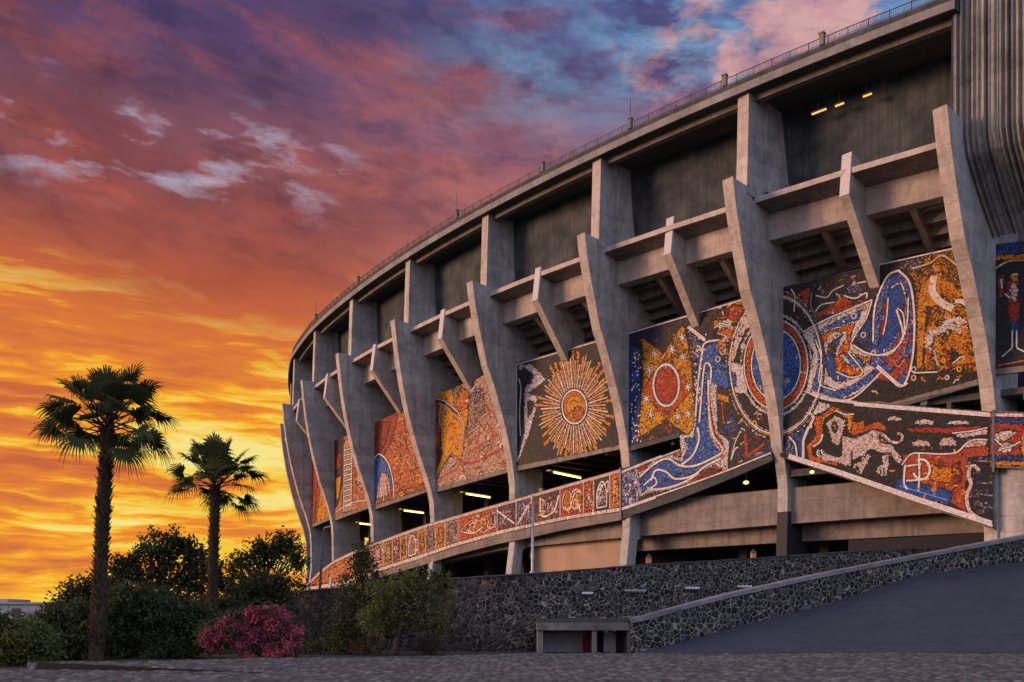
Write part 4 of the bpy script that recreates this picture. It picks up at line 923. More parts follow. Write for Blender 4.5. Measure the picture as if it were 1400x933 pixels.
for lb, ka, kb in BD:
    wl_ = Wall(ka, -.38, kb, -.38, ext=(.05, .05 if kb < 7 else .0))
    xa = float(wl_.to_px(wl_.u0, 10)[0]); xb = min(849, float(wl_.to_px(wl_.u1, 10)[0]))
    if ka == 1: xa = max(xa, 418)
    if kb == 7:
        wl_ = Wall(6, -.38, 7, -.38, ext=(.05, 1.5)); xb = 848.6
    xs_ = list(np.linspace(xa, xb, 9))
    outl = [(x, ty(x)) for x in xs_] + [(x, by(x)) for x in xs_[::-1]]
    sl_ = [(x, ty(x) - .6) for x in xs_] + [(x, by(x) + lip(x)) for x in xs_[::-1]]
    fills = []; stk = []
    for a, b, mix, smix in SEG:
        if b < xa or a > xb: continue
        hh = by((a + b) / 2) - ty((a + b) / 2); m0 = .14 * hh + 1; 
        P = lambda fx, fy: (a + (b - a) * fx, ty(a + (b - a) * fx) + 4.5 + (by(a + (b - a) * fx) - 5 - ty(a + (b - a) * fx) - 4.5) * fy)
        fills.append((mix, [P(0, 0), P(.5, 0), P(1, 0), P(1, 1), P(.5, 1), P(0, 1)]))
        fills.append((mix[::-1] + smix, [P(.25, .2), P(.75, .15), P(.8, .8), P(.2, .85)]))
        if a > 480: stk.append(('Pw', 1.3, [P(0, 0), P(0, 1)], False, .036))
        rr = np.random.default_rng(int(a))
        for q in range(max(3, int((b - a) / 2.6))):
            x0, y0 = rr.uniform(.1, .8), rr.uniform(.1, .75)
            stk.append((smix if q % 2 else 'TRk', 1.3, [P(x0, y0), P(x0 + rr.uniform(.05, .25), y0 + rr.uniform(-.1, .25)), P(x0 + rr.uniform(-.1, .2), y0 + rr.uniform(.1, .35))], True, .036))
        if a in (556, 812):   # little arch
            stk.append(('W', 1.9, [P(.2, .9), P(.22, .4), P(.5, .12), P(.78, .4), P(.8, .9)])); stk.append(('W', 1.8, [P(.2, .9), P(.8, .9)], False))
        if a == 628:
            fills += [('OYdo', [P(.1, .5), P(.45, .2), P(.7, .5), P(.45, .8)]), ('mWw', [P(.72, .15), P(.97, .15), P(.97, .85), P(.72, .85)]), ('bnB', [P(.78, .3), P(.9, .3), P(.9, .7), P(.78, .7)])]
            stk += [('P', 1.7, [P(.05, .55), P(.35, .25), P(.7, .5)]), ('W', 1.7, [P(.05, .6), P(.4, .82), P(.7, .55)]), ('Y', 1.6, [P(.84, .35), P(.83, .6)]), ('k', 1.4, [P(.3, .35), P(.4, .6), P(.3, .75)])]
        if a in (680, 706):
            stk += [('W', 2.6, [P(.0, .15), P(.9, .85)] if a == 680 else [P(.1, .9), P(.6, .35), P(1, .1)], False)]
        if a == 730:
            stk += [('W', 2.8, [P(.25, .1), P(.3, .8), P(.75, .75), P(.95, .2)])]
            fills.append(('kgK', [P(.4, .3), P(.8, .25), P(.7, .6), P(.4, .6)]))
        if a == 766:
            for cx_, rx_ in ((.3, .2), (.68, .24)):
                fills.append(('YdO', [P(cx_ + rx_ * math.cos(t_), .48 + .3 * math.sin(t_)) for t_ in np.linspace(0, 6.28, 16)]))
                stk.append(('WY', 2.0, [P(cx_ + rx_ * math.cos(t_), .48 + .34 * math.sin(t_)) for t_ in np.linspace(.6, 6.0, 14)]))
            stk.append(('W', 2.2, [P(.15, .7), P(.4, .75), P(.6, .3), P(.85, .25)]))
    stk += [('Pw', 4.0, [(x, ty(x) + 2.4) for x in xs_], False), ('WPw', 4.4, [(x, by(x) - 2.4) for x in xs_], False)]
    mosaic(lb, wl_, outl, 'gTP', fills, stk, .17 if ka > 3 else .22, sl_, .45)
    if kb == 7:
        uu, zz = wl_.from_px([848.0, 849.8], [640, 711]); mb = MB()
        mb.loft([[tuple(wl_.pt(u_, z_, o_)) for u_, o_ in ((uu[0], -.3), (uu[1], -.3), (uu[1], .09), (uu[0], .09))] for z_ in zz])
        mb.build('joint_post', M['joint'], stad)
# ------------------------------------------------------------------ pixel helpers (build time measuring only)
def at(x, y, Y):
    """point of the place at distance Y that the photo shows at (x, y)"""
    return Vector(((x - 700) / FPX * Y, Y, HC + (HOR - y) / FPX * Y))

# ------------------------------------------------------------------ ground, plaza of cobbles, kerb, ramp bank
mb = MB(); mb.add([(-3000, -200, 0), (3000, -200, 0), (3000, 4000, 0), (-3000, 4000, 0)], [(0, 1, 2, 3)])
g = mb.build('ground', M['ground']); g["kind"] = 'structure'

K0, K1 = np.array((-17.3, 33.4)), np.array((-7.6, 31.0))          # kerb of the raised lawn edge
def plaza_z(X, Y):
    e = (K1 - K0) / np.linalg.norm(K1 - K0)
    u = (X - K0[0]) * e[0] + (Y - K0[1]) * e[1]
    v = -(X - K0[0]) * e[1] + (Y - K0[1]) * e[0]
    L = np.linalg.norm(K1 - K0)
    amt = .24 * np.clip(1 - u / L, 0, 1)
    z = np.where((v > 0), amt * np.clip(1 - (v - 3) / 14, 0, 1), 0.0)
    return z
xs = np.arange(-24, 34.01, .085); ys = np.concatenate([np.arange(14, 26, .3), np.arange(26, 50.3, .115)])
GX, GY = np.meshgrid(xs, ys)
cs = .31
best = np.full(GX.shape, 9.0); sec = np.full(GX.shape, 9.0); idv = np.zeros(GX.shape)
ci = np.floor(GX / cs).astype(int); cj = np.floor(GY / cs).astype(int)
tab = rng.random((400, 400, 3))
for di in (-1, 0, 1):
    for dj in (-1, 0, 1):
        a, b = ci + di, cj + dj
        T = tab[a % 400, b % 400]
        px_ = (a + .5 + (T[..., 0] - .5) * .8) * cs; py_ = (b + .5 + (T[..., 1] - .5) * .8) * cs
        d = np.hypot(GX - px_, GY - py_)
        new = d < best
        sec = np.where(new, best, np.minimum(sec, d)); idv = np.where(new, T[..., 2], idv); best = np.where(new, d, best)
edge = np.clip((sec - best) / .16, 0, 1)
GZ = .012 + .062 * np.sqrt(edge) + (idv - .5) * .05 + .03 * np.sin(GX * .35 + 1) * np.sin(GY * .3) + plaza_z(GX, GY)
ny_, nx_ = GX.shape
idx = np.arange(nx_ * ny_).reshape(ny_, nx_)
F = np.stack([idx[:-1, :-1], idx[:-1, 1:], idx[1:, 1:], idx[1:, :-1]], -1).reshape(-1, 4)
# keep the plaza clear of the planted corner on the left and the planting strip before the wall
fx, fy = GX[:-1, :-1].ravel(), GY[:-1, :-1].ravel()
limY = np.interp(fx, [-24, -19, -17.4, -14, -11, -6, 0, 3, 40], [30, 31.5, 34, 36.6, 42.5, 45.2, 48.5, 50.0, 50.0]) + .25 * np.sin(fx * 1.7)
F = F[fy < limY]
V = np.stack([GX, GY, GZ], -1).reshape(-1, 3)
plaza = np_mesh('cobbled_plaza', V, F, M['cobble'], None, [('stone', 'POINT', idv.ravel()), ('joint', 'POINT', (1 - edge).ravel())], smooth=True)
plaza["kind"] = 'structure'

mb = MB()
secs = []
for i in range(25):
    p = K0 + (K1 - K0) * i / 24
    hgt = .26 * (1 - i / 24) + .035
    secs.append([(p[0], p[1] - .10, -.02), (p[0], p[1] - .10, hgt), (p[0] + .04, p[1] + .16, hgt + .012), (p[0] + .04, p[1] + .16, -.02)])
mb.loft(secs)
kerb = mb.build('kerb', M['kerb']); kerb["kind"] = 'structure'

# bank of the ramp: flat near edge, far edge climbing with the parapet
PR = [(868, 845, 893.5, 51.2), (930, 828, 879, 52.4), (995, 811, 860, 53.8), (1125, 783, 827.5, 56.6), (1250, 759, 787.5, 59.4), (1400, 731, 767, 62.8), (1470, 718, 752, 64.4)]
def prs(x):
    X = [p[0] for p in PR]
    return [float(np.interp(x, X, [p[i] for p in PR])) for i in (1, 2, 3)]
mb = MB(); secs = []
for i in range(41):
    x = 868 + (1470 - 868) * i / 40
    yt, yb, Y = prs(x)
    far = at(x, yb, Y); near = at(x, 895, 50.0); near.z = .07
    far.z = max(far.z, .08)
    row = []
    for j in range(7):
        q = j / 6; p = near.lerp(far, q); p.z += .12 * math.sin(q * math.pi) * min(1, i / 10)
        row.append(p)
    row.append(far + Vector((0, .4, 0)))
    secs.append(row)
mb.loft(secs, closed=False, caps=False)
o = mb.build('ramp_bank', M['asphalt'], smooth=True); o["kind"] = 'structure'
mb = MB(); a = at(868, 895, 49.93); b = at(1470, 895, 49.93)
mb.loft([[(p.x, p.y - .14, -.01), (p.x, p.y - .14, .12), (p.x, p.y + .1, .13), (p.x, p.y + .1, -.01)] for p in (a, b)])
o = mb.build('bank_kerb', M['concrete_dark']); o["kind"] = 'structure'

# ramp parapet with coping
par = empty('ramp_parapet', at(868, 893, 51.2).to_tuple(), 'low dark lava stone parapet with pale coping climbing beside the ramp', 'parapet')
mb = MB(); cp = MB(); s1 = []; s2 = []
for i in range(41):
    x = 862 + (1470 - 862) * i / 40
    yt, yb, Y = prs(x)
    p = at(x, yt + 4, Y); c = at(x, yt, Y)
    s1.append([(p.x, p.y, -.05), (p.x, p.y, p.z), (p.x, p.y + .75, p.z), (p.x, p.y + .75, -.05)])
    s2.append([(c.x, c.y - .12, c.z - .30), (c.x, c.y - .12, c.z - .06), (c.x, c.y + .87, c.z + .03), (c.x, c.y + .87, c.z - .30)])
mb.loft(s1); mb.build('masonry', M['masonry_ramp'], par)
cp.loft(s2); cp.build('coping', M['concrete_rim'], par)

# big lava stone retaining wall
WP = [(330, 813, 66), (400, 808, 60), (480, 801.5, 57.5), (550, 796, 56.3), (620, 790, 55.5), (740, 782.5, 54.6), (890, 771, 56.6), (1040, 762, 60.2), (1180, 752, 62.6), (1420, 742, 66.2), (1500, 739, 67)]
wall = empty('retaining_wall', at(740, 891, 54.6).to_tuple(), 'tall curved dark lava stone wall with pale mortar joints in front of the stadium', 'wall')
WC = np.polyfit([(p[0] - 800) / 400 for p in WP], [p[2] for p in WP], 4)
def wallY(x): return float(np.polyval(WC, (x - 800) / 400))
mb = MB(); cp = MB(); s1 = []; s2 = []
N = 120
for i in range(N + 1):
    x = 330 + (1500 - 330) * i / N
    yt = float(np.interp(x, [p[0] for p in WP], [p[1] for p in WP])); Y = wallY(x)
    p = at(x, yt + .8, Y); r2 = random.Random(i); rr = r2.uniform(-.02, .02)
    s1.append([(p.x, p.y + rr, -.05), (p.x, p.y + rr + .02, p.z), (p.x, p.y + .6, p.z), (p.x, p.y + .6, -.05)])
    s2.append([(p.x, p.y - .035, p.z - .05), (p.x, p.y - .03, p.z + .035 + rr), (p.x, p.y + .65, p.z + .035 + rr), (p.x, p.y + .65, p.z - .05)])
mb.loft(s1); mb.build('masonry', M['masonry'], wall)
cp.loft(s2); cp.build('coping', M['concrete_dark'], wall)

# slit lights on the wall
LB = ['short white lamp slab on the stone wall above the portal', 'long grey lamp slab on the stone wall, second from the portal',
      'small white lamp slab between the long grey slab and the rightmost slab', 'rightmost white lamp slab, just above the ramp parapet']
for (x, y, w, m), lb in zip(((803, 811, 15, 'white_paint'), (868, 807.5, 30, 'metal_grey'), (946, 804, 20, 'white_paint'), (1017.5, 802, 20, 'white_paint')), LB):
    Y = wallY(x); p = at(x, y, Y - .10); w = w / FPX * Y
    e = empty('wall_lamp', p.to_tuple(), lb, 'wall lamp', 'slab lamps on the stone wall')
    mb = MB(); mb.box(p, (w, .30, .12), .05); mb.build('lamp_hood', M[m], e)
    mb = MB(); mb.box(p + Vector((0, .02, -.11)), (w * .8, .2, .08), .05); mb.build('lamp_lens', M['metal_dark'], e)
# small lanterns and stones on the coping
for x, y, lb in ((887, 768, 'small orange lantern on the wall coping near the leaning pillar foot'), (1030, 761, 'small orange lantern on the wall coping left of the black pillar foot')):
    Y = wallY(x) + .3; p = at(x, y, Y)
    e = empty('lantern', p.to_tuple(), lb, 'lantern', 'lanterns on the coping')
    mb = MB(); mb.box(p + Vector((0, 0, .06)), (.30, .30, .34)); mb.build('lantern_body', M['orange_paint'], e)
    mb = MB(); q = p + Vector((0, 0, .23))
    mb.loft([[q + Vector((.2 * a, .2 * b, 0)) for a, b in ((-1, -1), (1, -1), (1, 1), (-1, 1))], [q + Vector((.03 * a, .03 * b, .25)) for a, b in ((-1, -1), (1, -1), (1, 1), (-1, 1))]])
    mb.build('lantern_cap', M['metal_dark'], e)

# portal with a red door at the foot of the wall
pt = empty('entrance_portal', at(800, 893, 52).to_tuple(), 'low concrete entrance with a red door set into the stone wall', 'entrance')
def pbox(x0, x1, y0, y1, Y0, Y1, m, nm, parent=pt, label=None):
    mb = MB(); a = at(x0, y1, Y0); b = at(x1, y0, Y0)
    z0 = a.z if y1 < 890 else -.1
    mb.loft([[(a.x, Y0, z0), (b.x, Y0, z0), (b.x, Y1, z0), (a.x, Y1, z0)], [(a.x, Y0, b.z), (b.x, Y0, b.z), (b.x, Y1, b.z), (a.x, Y1, b.z)]])
    return mb.build(nm, m, parent, label=label)
pbox(735.5, 742.5, 862.3, 895, 51.4, 54.5, M['concrete_brown'], 'post')
pbox(809.5, 816, 862.3, 895, 51.4, 54.5, M['concrete_brown'], 'post')
pbox(858, 866, 862.3, 895, 51.38, 54.4, M['concrete_brown'], 'post')
pbox(735, 866.5, 851.5, 862, 51.3, 54.6, M['concrete_brown'], 'lintel')
pbox(737, 866, 845.2, 851.3, 51.7, 54.8, M['metal_dark'], 'roof')
pbox(742.7, 797, 862.4, 895, 53.9, 54.1, M['pale_paint'], 'back_wall')
d_ = pbox(796.9, 809.3, 868, 895, 53.75, 53.88, M['red_paint'], 'door', label='red door')
pbox(806.2, 807.4, 882, 883.2, 53.68, 53.745, M['metal_grey'], 'handle', d_)
pbox(816.2, 825, 862.4, 895, 53.9, 54.1, M['concrete_dark'], 'back_wall')
pbox(825.2, 842, 866, 895, 53.2, 53.35, M['pale_paint'], 'gate_panel')
pbox(842.2, 857.8, 862.4, 895, 53.9, 54.1, M['concrete_dark'], 'back_wall')
pbox(742.7, 809, 862.3, 864.5, 52.2, 53.8, M['concrete_dark'], 'soffit')
for i in range(9):
    pbox(741 + i * 14, 744.5 + i * 14, 843.5, 847, 52.0, 53.4, M['concrete_dark'] if i % 3 else M['metal_grey'], 'roof_bracket')

# lamp posts
lp = empty('lamp_post', at(728, 880, 58).to_tuple(), 'slim grey lamp post behind the stone wall in front of the mosaic band', 'lamp post')
a = at(728, 787, 58); b = at(728.5, 684, 58)
mb = MB(); mb.tube([(a.x, 58, .0), a, b], [.13, .10, .07], 10); mb.build('pole', M['metal_grey'], lp, smooth=True)
mb = MB(); mb.tube([b - Vector((0, 0, .02)), b + Vector((0, 0, .22)), b + Vector((0, 0, .3))], [.11, .13, .04], 10); mb.build('lamp_head', M['metal_grey'], lp)
mb = MB(); mb.tube([a + Vector((0, 0, -.1)), a + Vector((0, 0, .25))], [.19, .17], 10); mb.build('collar', M['metal_grey'], lp)
lp = empty('lamp_post', at(438, 880, 63).to_tuple(), 'dark leaning lamp post at the far left end of the mosaic band', 'lamp post')
a = at(437, 806, 63); b = at(443.5, 722, 63)
mb = MB(); mb.tube([(a.x - .2, 63, 0), a, b], [.12, .10, .07], 8); mb.build('pole', M['metal_dark'], lp, smooth=True)
mb = MB(); mb.bar(b, b + Vector((.45, 0, .12)), .18, .1); mb.build('lamp_head', M['metal_grey'], lp)

# pale house far off on the left
hs_ = empty('house', (-70, 128, 0), 'pale flat roofed house far off at the left edge behind the shrubs', 'house')
a = at(-40, 827, 125); b = at(78, 827, 125)
mb = MB(); mb.loft([[(a.x, 125, 0), (b.x, 125, 0), (b.x, 137, 0), (a.x, 137, 0)], [(a.x, 125, a.z), (b.x, 125, a.z), (b.x, 137, a.z), (a.x, 137, a.z)]])
wl = mb.build('wall', M['pale_paint'], hs_)
a = at(-40, 819, 128); b = at(11, 819, 128)
mb = MB(); mb.box(((a.x + b.x) / 2, 131, a.z / 2), (b.x - a.x, 6, a.z)); mb.build('upper_storey', M['pale_paint'], hs_)
a = at(-41, 825.5, 124.8); b = at(79, 825.5, 124.8)
mb = MB(); mb.box(((a.x + b.x) / 2, 131, a.z + .05), (b.x - a.x, 12.6, .3)); mb.build('roof', M['metal_grey'], hs_)
a = at(22, 838, 124.9)
mb = MB(); mb.box((a.x, 124.95, a.z), (1.2, .12, 1.2)); w_ = mb.build('window', M['metal_dark'], hs_)

# ------------------------------------------------------------------ lamps inside the stadium
def on_bay(k, x, y, inward):
    """where the sight line through (x, y) meets the wall plane of bay k moved inward"""
    A = np.array(W(k, dm(k) + inward, 0)[:2]); B_ = np.array(W(k + 1, dm(k + 1) + inward, 0)[:2])
    u = (x - 700) / FPX; d = B_ - A
    s = (u * A[1] - A[0]) / (d[0] - u * d[1]); P = A + d * s
    return Vector((P[0], P[1], HC + (HOR - y) / FPX * P[1]))
TUBES = [(6, 776, 650, 3.5, 36, 'lit yellow tube lamp under the walkway ceiling below the sunburst mosaic'),
         (5, 654, 678, 3.5, 32, 'lit yellow tube lamp under the walkway ceiling below the beige and yellow mosaic'),
         (4, 566, 700, 3.2, 26, 'lit yellow tube lamp under the walkway below the red and orange speckled mosaic'),
         (3, 501, 717, 3.0, 18, 'lit yellow tube lamp under the walkway below the mosaic with a pale ladder column'),
         (2, 449, 757, 3.0, 9, 'small lit tube lamp deep in the leftmost open bay'),
         (8, 1247, 546, 3.0, 16, 'lit yellow tube lamp in the gap above the lion mosaic')]
for k, x, y, inn, w, lb in TUBES:
    p = on_bay(k, x, y, inn); L = w / FPX * p.y / (.64 - .77 * (p.x / p.y))
    dx = Vector(W(k + .1, dm(k) + inn, 0)) - Vector(W(k, dm(k) + inn, 0)); dx.z = 0
    # tubes run slightly inward, as the joists do
    dirv = Vector((.64, .77, 0))
    e = empty('tube_lamp', p.to_tuple(), lb, 'tube lamp', 'lit tube lamps under the walkway')
    mb = MB(); mb.tube([p - dirv * L / 2, p + dirv * L / 2], .085, 8); mb.build('tube', M['lamp_lit'], e)
    q = p + Vector((-.25, .2, .18))
    mb = MB(); mb.bar(q - dirv * L * .62, q + dirv * L * .55, .55, .14); mb.build('housing', M['lamp_body'], e)
    mb = MB()
    for t_ in (-.35, .35): mb.bar(q + dirv * L * t_, q + dirv * L * t_ + Vector((0, 0, max(.3, 17.3 + HC - q.z))), .05)
    mb.build('hanger', M['metal_dark'], e)
for k, x, y, inn, lb in ((7, 1020, 660, 1.6, 'small round lit lamp under the mosaic left of the arris'), (8, 1111, 646, .9, 'small round lit lamp under the lion mosaic beside the pillar')):
    p = on_bay(k, x, y, inn)
    e = empty('round_lamp', p.to_tuple(), lb, 'lamp', 'round lamps below the mosaics')
    mb = MB(); secs = [[p + Vector((math.cos(a_) * .27 * r, math.sin(a_) * .27 * r, z * .17)) for a_ in np.linspace(0, 2 * math.pi, 13)[:-1]] for r, z in ((.05, -1), (.6, -.8), (.95, -.3), (.95, .3), (.6, .8), (.05, 1))]
    mb.loft(secs); mb.build('globe', M['bulb'], e, smooth=True)
    mb = MB(); mb.bar(p + Vector((0, 0, .2)), p + Vector((0, 0, .9)), .12); mb.build('stem', M['metal_dark'], e)
for (x, y, w), lb in zip(((1120, 153, 20), (1148, 143.5, 12), (1186, 130.5, 12)), ('longest of three dim yellow tube lamps in the top gallery', 'short dim yellow lamp, middle of three in the top gallery', 'faintest dim yellow lamp nearest the ribbed tower')):
    p = on_bay(8, x, y, -2.3); q = on_bay(8, x + w / 2, y - w * .19, -2.3); dv = q - p
    e = empty('gallery_lamp', p.to_tuple(), lb, 'tube lamp', 'tube lamps in the top gallery')
    mb = MB(); mb.tube([p - dv, p + dv], .075, 8); mb.build('tube', M['lamp_dim'], e)
    mb = MB(); mb.bar(p - dv * 1.05 + Vector((0, .12, .14)), p + dv * 1.05 + Vector((0, .12, .14)), .3, .1); mb.build('housing', M['metal_dark'], e)
    mb = MB(); mb.bar(p + Vector((0, .12, .14)), Vector((p.x, p.y + .12, 43.3 + HC)), .05); mb.build('hanger', M['metal_dark'], e)
# small grey box standing on the edge of the lion mosaic
p = on_bay(8, 1264, 557, .1)
e = empty('flood_lamp', p.to_tuple(), 'small grey floodlight box on the top edge of the lion mosaic', 'floodlight')
mb = MB(); mb.box(p + Vector((0, 0, .38)), (.5, .45, .5), -.7); mb.build('case', M['joint'], e)
mb = MB(); mb.box(p + Vector((0, 0, .10)), (.2, .2, .25), -.7); mb.build('foot', M['metal_dark'], e)
p = on_bay(6, 741, 672, .9)
e = empty('flood_lamp', p.to_tuple(), 'small grey floodlight box behind the band beneath the sunburst', 'floodlight')
mb = MB(); mb.box(p + Vector((0, 0, .0)), (.55, .45, .6), -.8); mb.build('case', M['joint'], e)
mb = MB(); mb.box(p + Vector((0, 0, -.75)), (.15, .15, .9), -.8); mb.build('foot', M['metal_dark'], e)

# ------------------------------------------------------------------ vegetation
def leaf_cloud(centers, dirs, size, seed, shape=.42, bend=.0):
    """small pointed leaf faces: centre, axis direction, length"""
    r = np.random.default_rng(seed); n = len(centers)
    a = dirs / np.linalg.norm(dirs, axis=1, keepdims=True)
    b = r.normal(size=(n, 3)); b -= (b * a).sum(1, keepdims=True) * a; b /= np.linalg.norm(b, axis=1, keepdims=True)
    L = size * r.uniform(.6, 1.3, (n, 1))
    V = np.stack([centers - a * L * .5, centers + b * L * shape * .5, centers + a * L * .5, centers - b * L * shape * .5], 1).reshape(-1, 3)
    return V, np.arange(n * 4).reshape(-1, 4)

def crown(clumps, per, seed, size, droop=.2):
    """leaves gathered into twigs inside each clump (x,y,z,rx,ry,rz)"""
    r = np.random.default_rng(seed); C = []; D = []
    for (x, y, z, rx, ry, rz) in clumps:
        vol = max(.25, rx * ry * rz)
        nt = max(8, int(per * 4.2 * vol ** .66 / 14))
        d = r.normal(size=(nt, 3)); d /= np.linalg.norm(d, axis=1, keepdims=True)
        rad = r.uniform(.35, 1.08, (nt, 1)) ** .6
        tw = np.array([x, y, z]) + d * rad * np.array([rx, ry, rz])
        for q in range(nt):
            m = 14; ax = d[q] + r.normal(0, .5, 3) + np.array([0, 0, .15]); ax /= np.linalg.norm(ax)
            t = r.uniform(-.5, .9, (m, 1)) * size * 2.6
            C.append(tw[q] + ax * t + r.normal(0, size * .45, (m, 3)))
            D.append(ax + r.normal(0, .75, (m, 3)) - np.array([0, 0, droop]))
    return np.concatenate(C), np.concatenate(D)

def limbs(mb, base, top, r0, clumps, seed, forks=None, lean=0):
    """tapered trunk that forks into a limb for every clump"""
    r = random.Random(seed); base = Vector(base); top = Vector(top)
    mb.tube([base + Vector((0, 0, -.1)), base.lerp(top, .35) + Vector((r.uniform(-.1, .1), 0, 0)), base.lerp(top, .7) + Vector((r.uniform(-.12, .12), 0, 0)), top], [r0 * 1.25, r0, r0 * .85, r0 * .6], 8)
    for c in clumps:
        e = Vector(c[:3]); s_ = base.lerp(top, r.uniform(.45, 1.0))
        m1 = s_.lerp(e, .4) + Vector((r.uniform(-.2, .2), r.uniform(-.2, .2), .15)); m2 = s_.lerp(e, .75) + Vector((r.uniform(-.2, .2), r.uniform(-.2, .2), .05))
        k = r0 * r.uniform(.28, .5)
        mb.tube([s_, m1, m2, e], [k, k * .75, k * .5, k * .2], 6)
        for _ in range(4):
            q = m2 + Vector((r.uniform(-1, 1) * c[3], r.uniform(-1, 1) * c[4], r.uniform(-.6, 1) * c[5])) * .75
            mb.tube([m1.lerp(e, r.random()), m2.lerp(q, .6), q], [k * .35, k * .25, k * .08], 5)

def tree(name, label, cat, group, base_px, Y, clpx, mat, seed, per=260, leaf=.22, trunk=.16, top=.5, jitter=.5, extra=None, droop=.2, ground=0.0):
    """clpx: clumps measured as (x, y, half width, half height) in photo pixels at distance Y"""
    b = at(base_px, 900, Y); b.z = ground
    e = empty(name, b.to_tuple(), label, cat, group)
    r = random.Random(seed); cl = []
    for (x, y, hw, hh) in clpx:
        p = at(x, y, Y + r.uniform(-jitter, jitter) * hw / FPX * Y); w_ = hw / FPX * Y; h_ = hh / FPX * Y
        if p.z - h_ * .9 < 0: p.z = max(p.z, h_ * .35)
        cl.append((p.x, p.y, p.z, w_, w_ * .9, h_))
    zs = [c[2] for c in cl]; xm = sum(c[0] for c in cl) / len(cl)
    mb = MB(); limbs(mb, b, (b.x * .6 + xm * .4, b.y, min(zs) + top * (max(zs) - min(zs))), trunk, cl, seed)
    mb.build('trunk', M['trunk'], e, smooth=True)
    C, D = crown(cl, per, seed, leaf, droop)
    ok = C[:, 2] > .05; C, D = C[ok], D[ok]
    V, F = leaf_cloud(C, D, leaf, seed)
    np_mesh('crown', V, F, M[mat], e)
    if extra: extra(e, cl, seed)
    return e

def many(seed, x0, x1, ytop, ybot, n, hw, hh):
    """clumps filling the outline under a skyline given as [(x, y)]"""
    r = random.Random(seed); out = []
    X = [p[0] for p in ytop]; Yt = [p[1] for p in ytop]
    for i in range(n):
        x = x0 + (x1 - x0) * (i + r.random()) / n
        t = float(np.interp(x, X, Yt)) + hh * .75
        y = t + (ybot - t) * (r.random() ** 1.1 if i % 3 else r.random() * .18)
        k = r.uniform(.6, 1.45)
        out.append((x, y, hw * k, hh * k))
    return out

BG = 'dark broadleaf trees along the left'
tree('broadleaf_tree', 'tall dark broadleaf tree between the two palms, sky showing through its top', 'tree', BG, 222, 58,
     many(1, 150, 300, [(140, 800), (165, 765), (200, 735), (235, 728), (265, 745), (290, 770), (305, 800)], 850, 64, 12, 9), 'leaf_dark', 21, 105, .30, .22)
tree('broadleaf_tree', 'dark rounded broadleaf tree right of the shorter palm, beside the stadium', 'tree', BG, 358, 62,
     many(2, 305, 412, [(300, 800), (325, 760), (352, 730), (378, 729), (400, 742), (412, 760)], 845, 48, 11, 9), 'leaf_dark', 22, 105, .28, .2)
tree('broadleaf_tree', 'low dark tree behind the trunk of the taller palm', 'tree', BG, 105, 60,
     many(3, 75, 170, [(70, 835), (90, 800), (115, 792), (140, 790), (170, 795)], 880, 26, 12, 10), 'leaf_dark', 23, 160, .28, .16)
SG = 'dense shrubs massed under the palms'
tree('shrub', 'broad dark shrub behind and right of the taller palm trunk', 'shrub', SG, 205, 45,
     many(4, 140, 285, [(135, 850), (160, 815), (200, 803), (240, 810), (270, 830), (290, 850)], 902, 38, 21, 16), 'leaf_mid', 24, 300, .24, .12)
tree('shrub', 'wide low shrub left of the taller palm', 'shrub', SG, 75, 43,
     many(5, 35, 130, [(30, 858), (60, 838), (95, 828), (130, 832)], 906, 30, 19, 14), 'leaf_mid', 25, 300, .22, .1)
tree('shrub', 'bright edged shrub at the bottom left corner of the picture', 'shrub', SG, 20, 37,
     many(6, -40, 60, [(-40, 845), (0, 842), (30, 856), (70, 875)], 912, 24, 20, 15), 'leaf_olive', 26, 300, .20, .1)
tree('shrub', 'dark shrub at the foot of the shorter palm trunk, behind the oleander', 'shrub', SG, 300, 52,
     many(7, 262, 335, [(260, 850), (285, 830), (315, 822), (340, 830)], 885, 16, 17, 14), 'leaf_dark', 27, 300, .24, .1)
tree('shrub', 'dark shrub behind the pink oleander, in front of the rounded tree', 'shrub', SG, 372, 55,
     many(8, 318, 388, [(315, 815), (345, 795), (380, 792), (420, 815)], 868, 18, 18, 15), 'leaf_dark', 28, 300, .26, .1)

def flowers(e, cl, seed):
    r = np.random.default_rng(seed + 5); C = []; D = []
    for (x, y, z, rx, ry, rz) in cl:
        n = 110
        d = r.normal(size=(n, 3)); d[:, 1] -= .6; d[:, 2] += .25; d /= np.linalg.norm(d, axis=1, keepdims=True)
        p = np.array([x, y, z]) + d * np.array([rx, ry, rz]) * r.uniform(.85, 1.2, (n, 1))
        for q in range(n):
            m = 7; C.append(p[q] + r.normal(0, .07, (m, 3))); D.append(r.normal(0, 1, (m, 3)))
    C = np.concatenate(C); D = np.concatenate(D); ok = C[:, 2] > .1
    V, F = leaf_cloud(C[ok], D[ok], .115, seed, .8)
    np_mesh('flowers', V, F, M['flower'], e)
tree('oleander', 'oleander bush covered with magenta pink flowers', 'oleander', None, 345, 42.5,
     many(9, 284, 404, [(280, 872), (298, 854), (316, 844), (335, 842), (352, 833), (368, 838), (385, 836), (400, 852), (410, 874)], 900, 50, 12, 9), 'leaf_mid', 29, 200, .20, .07, extra=flowers)

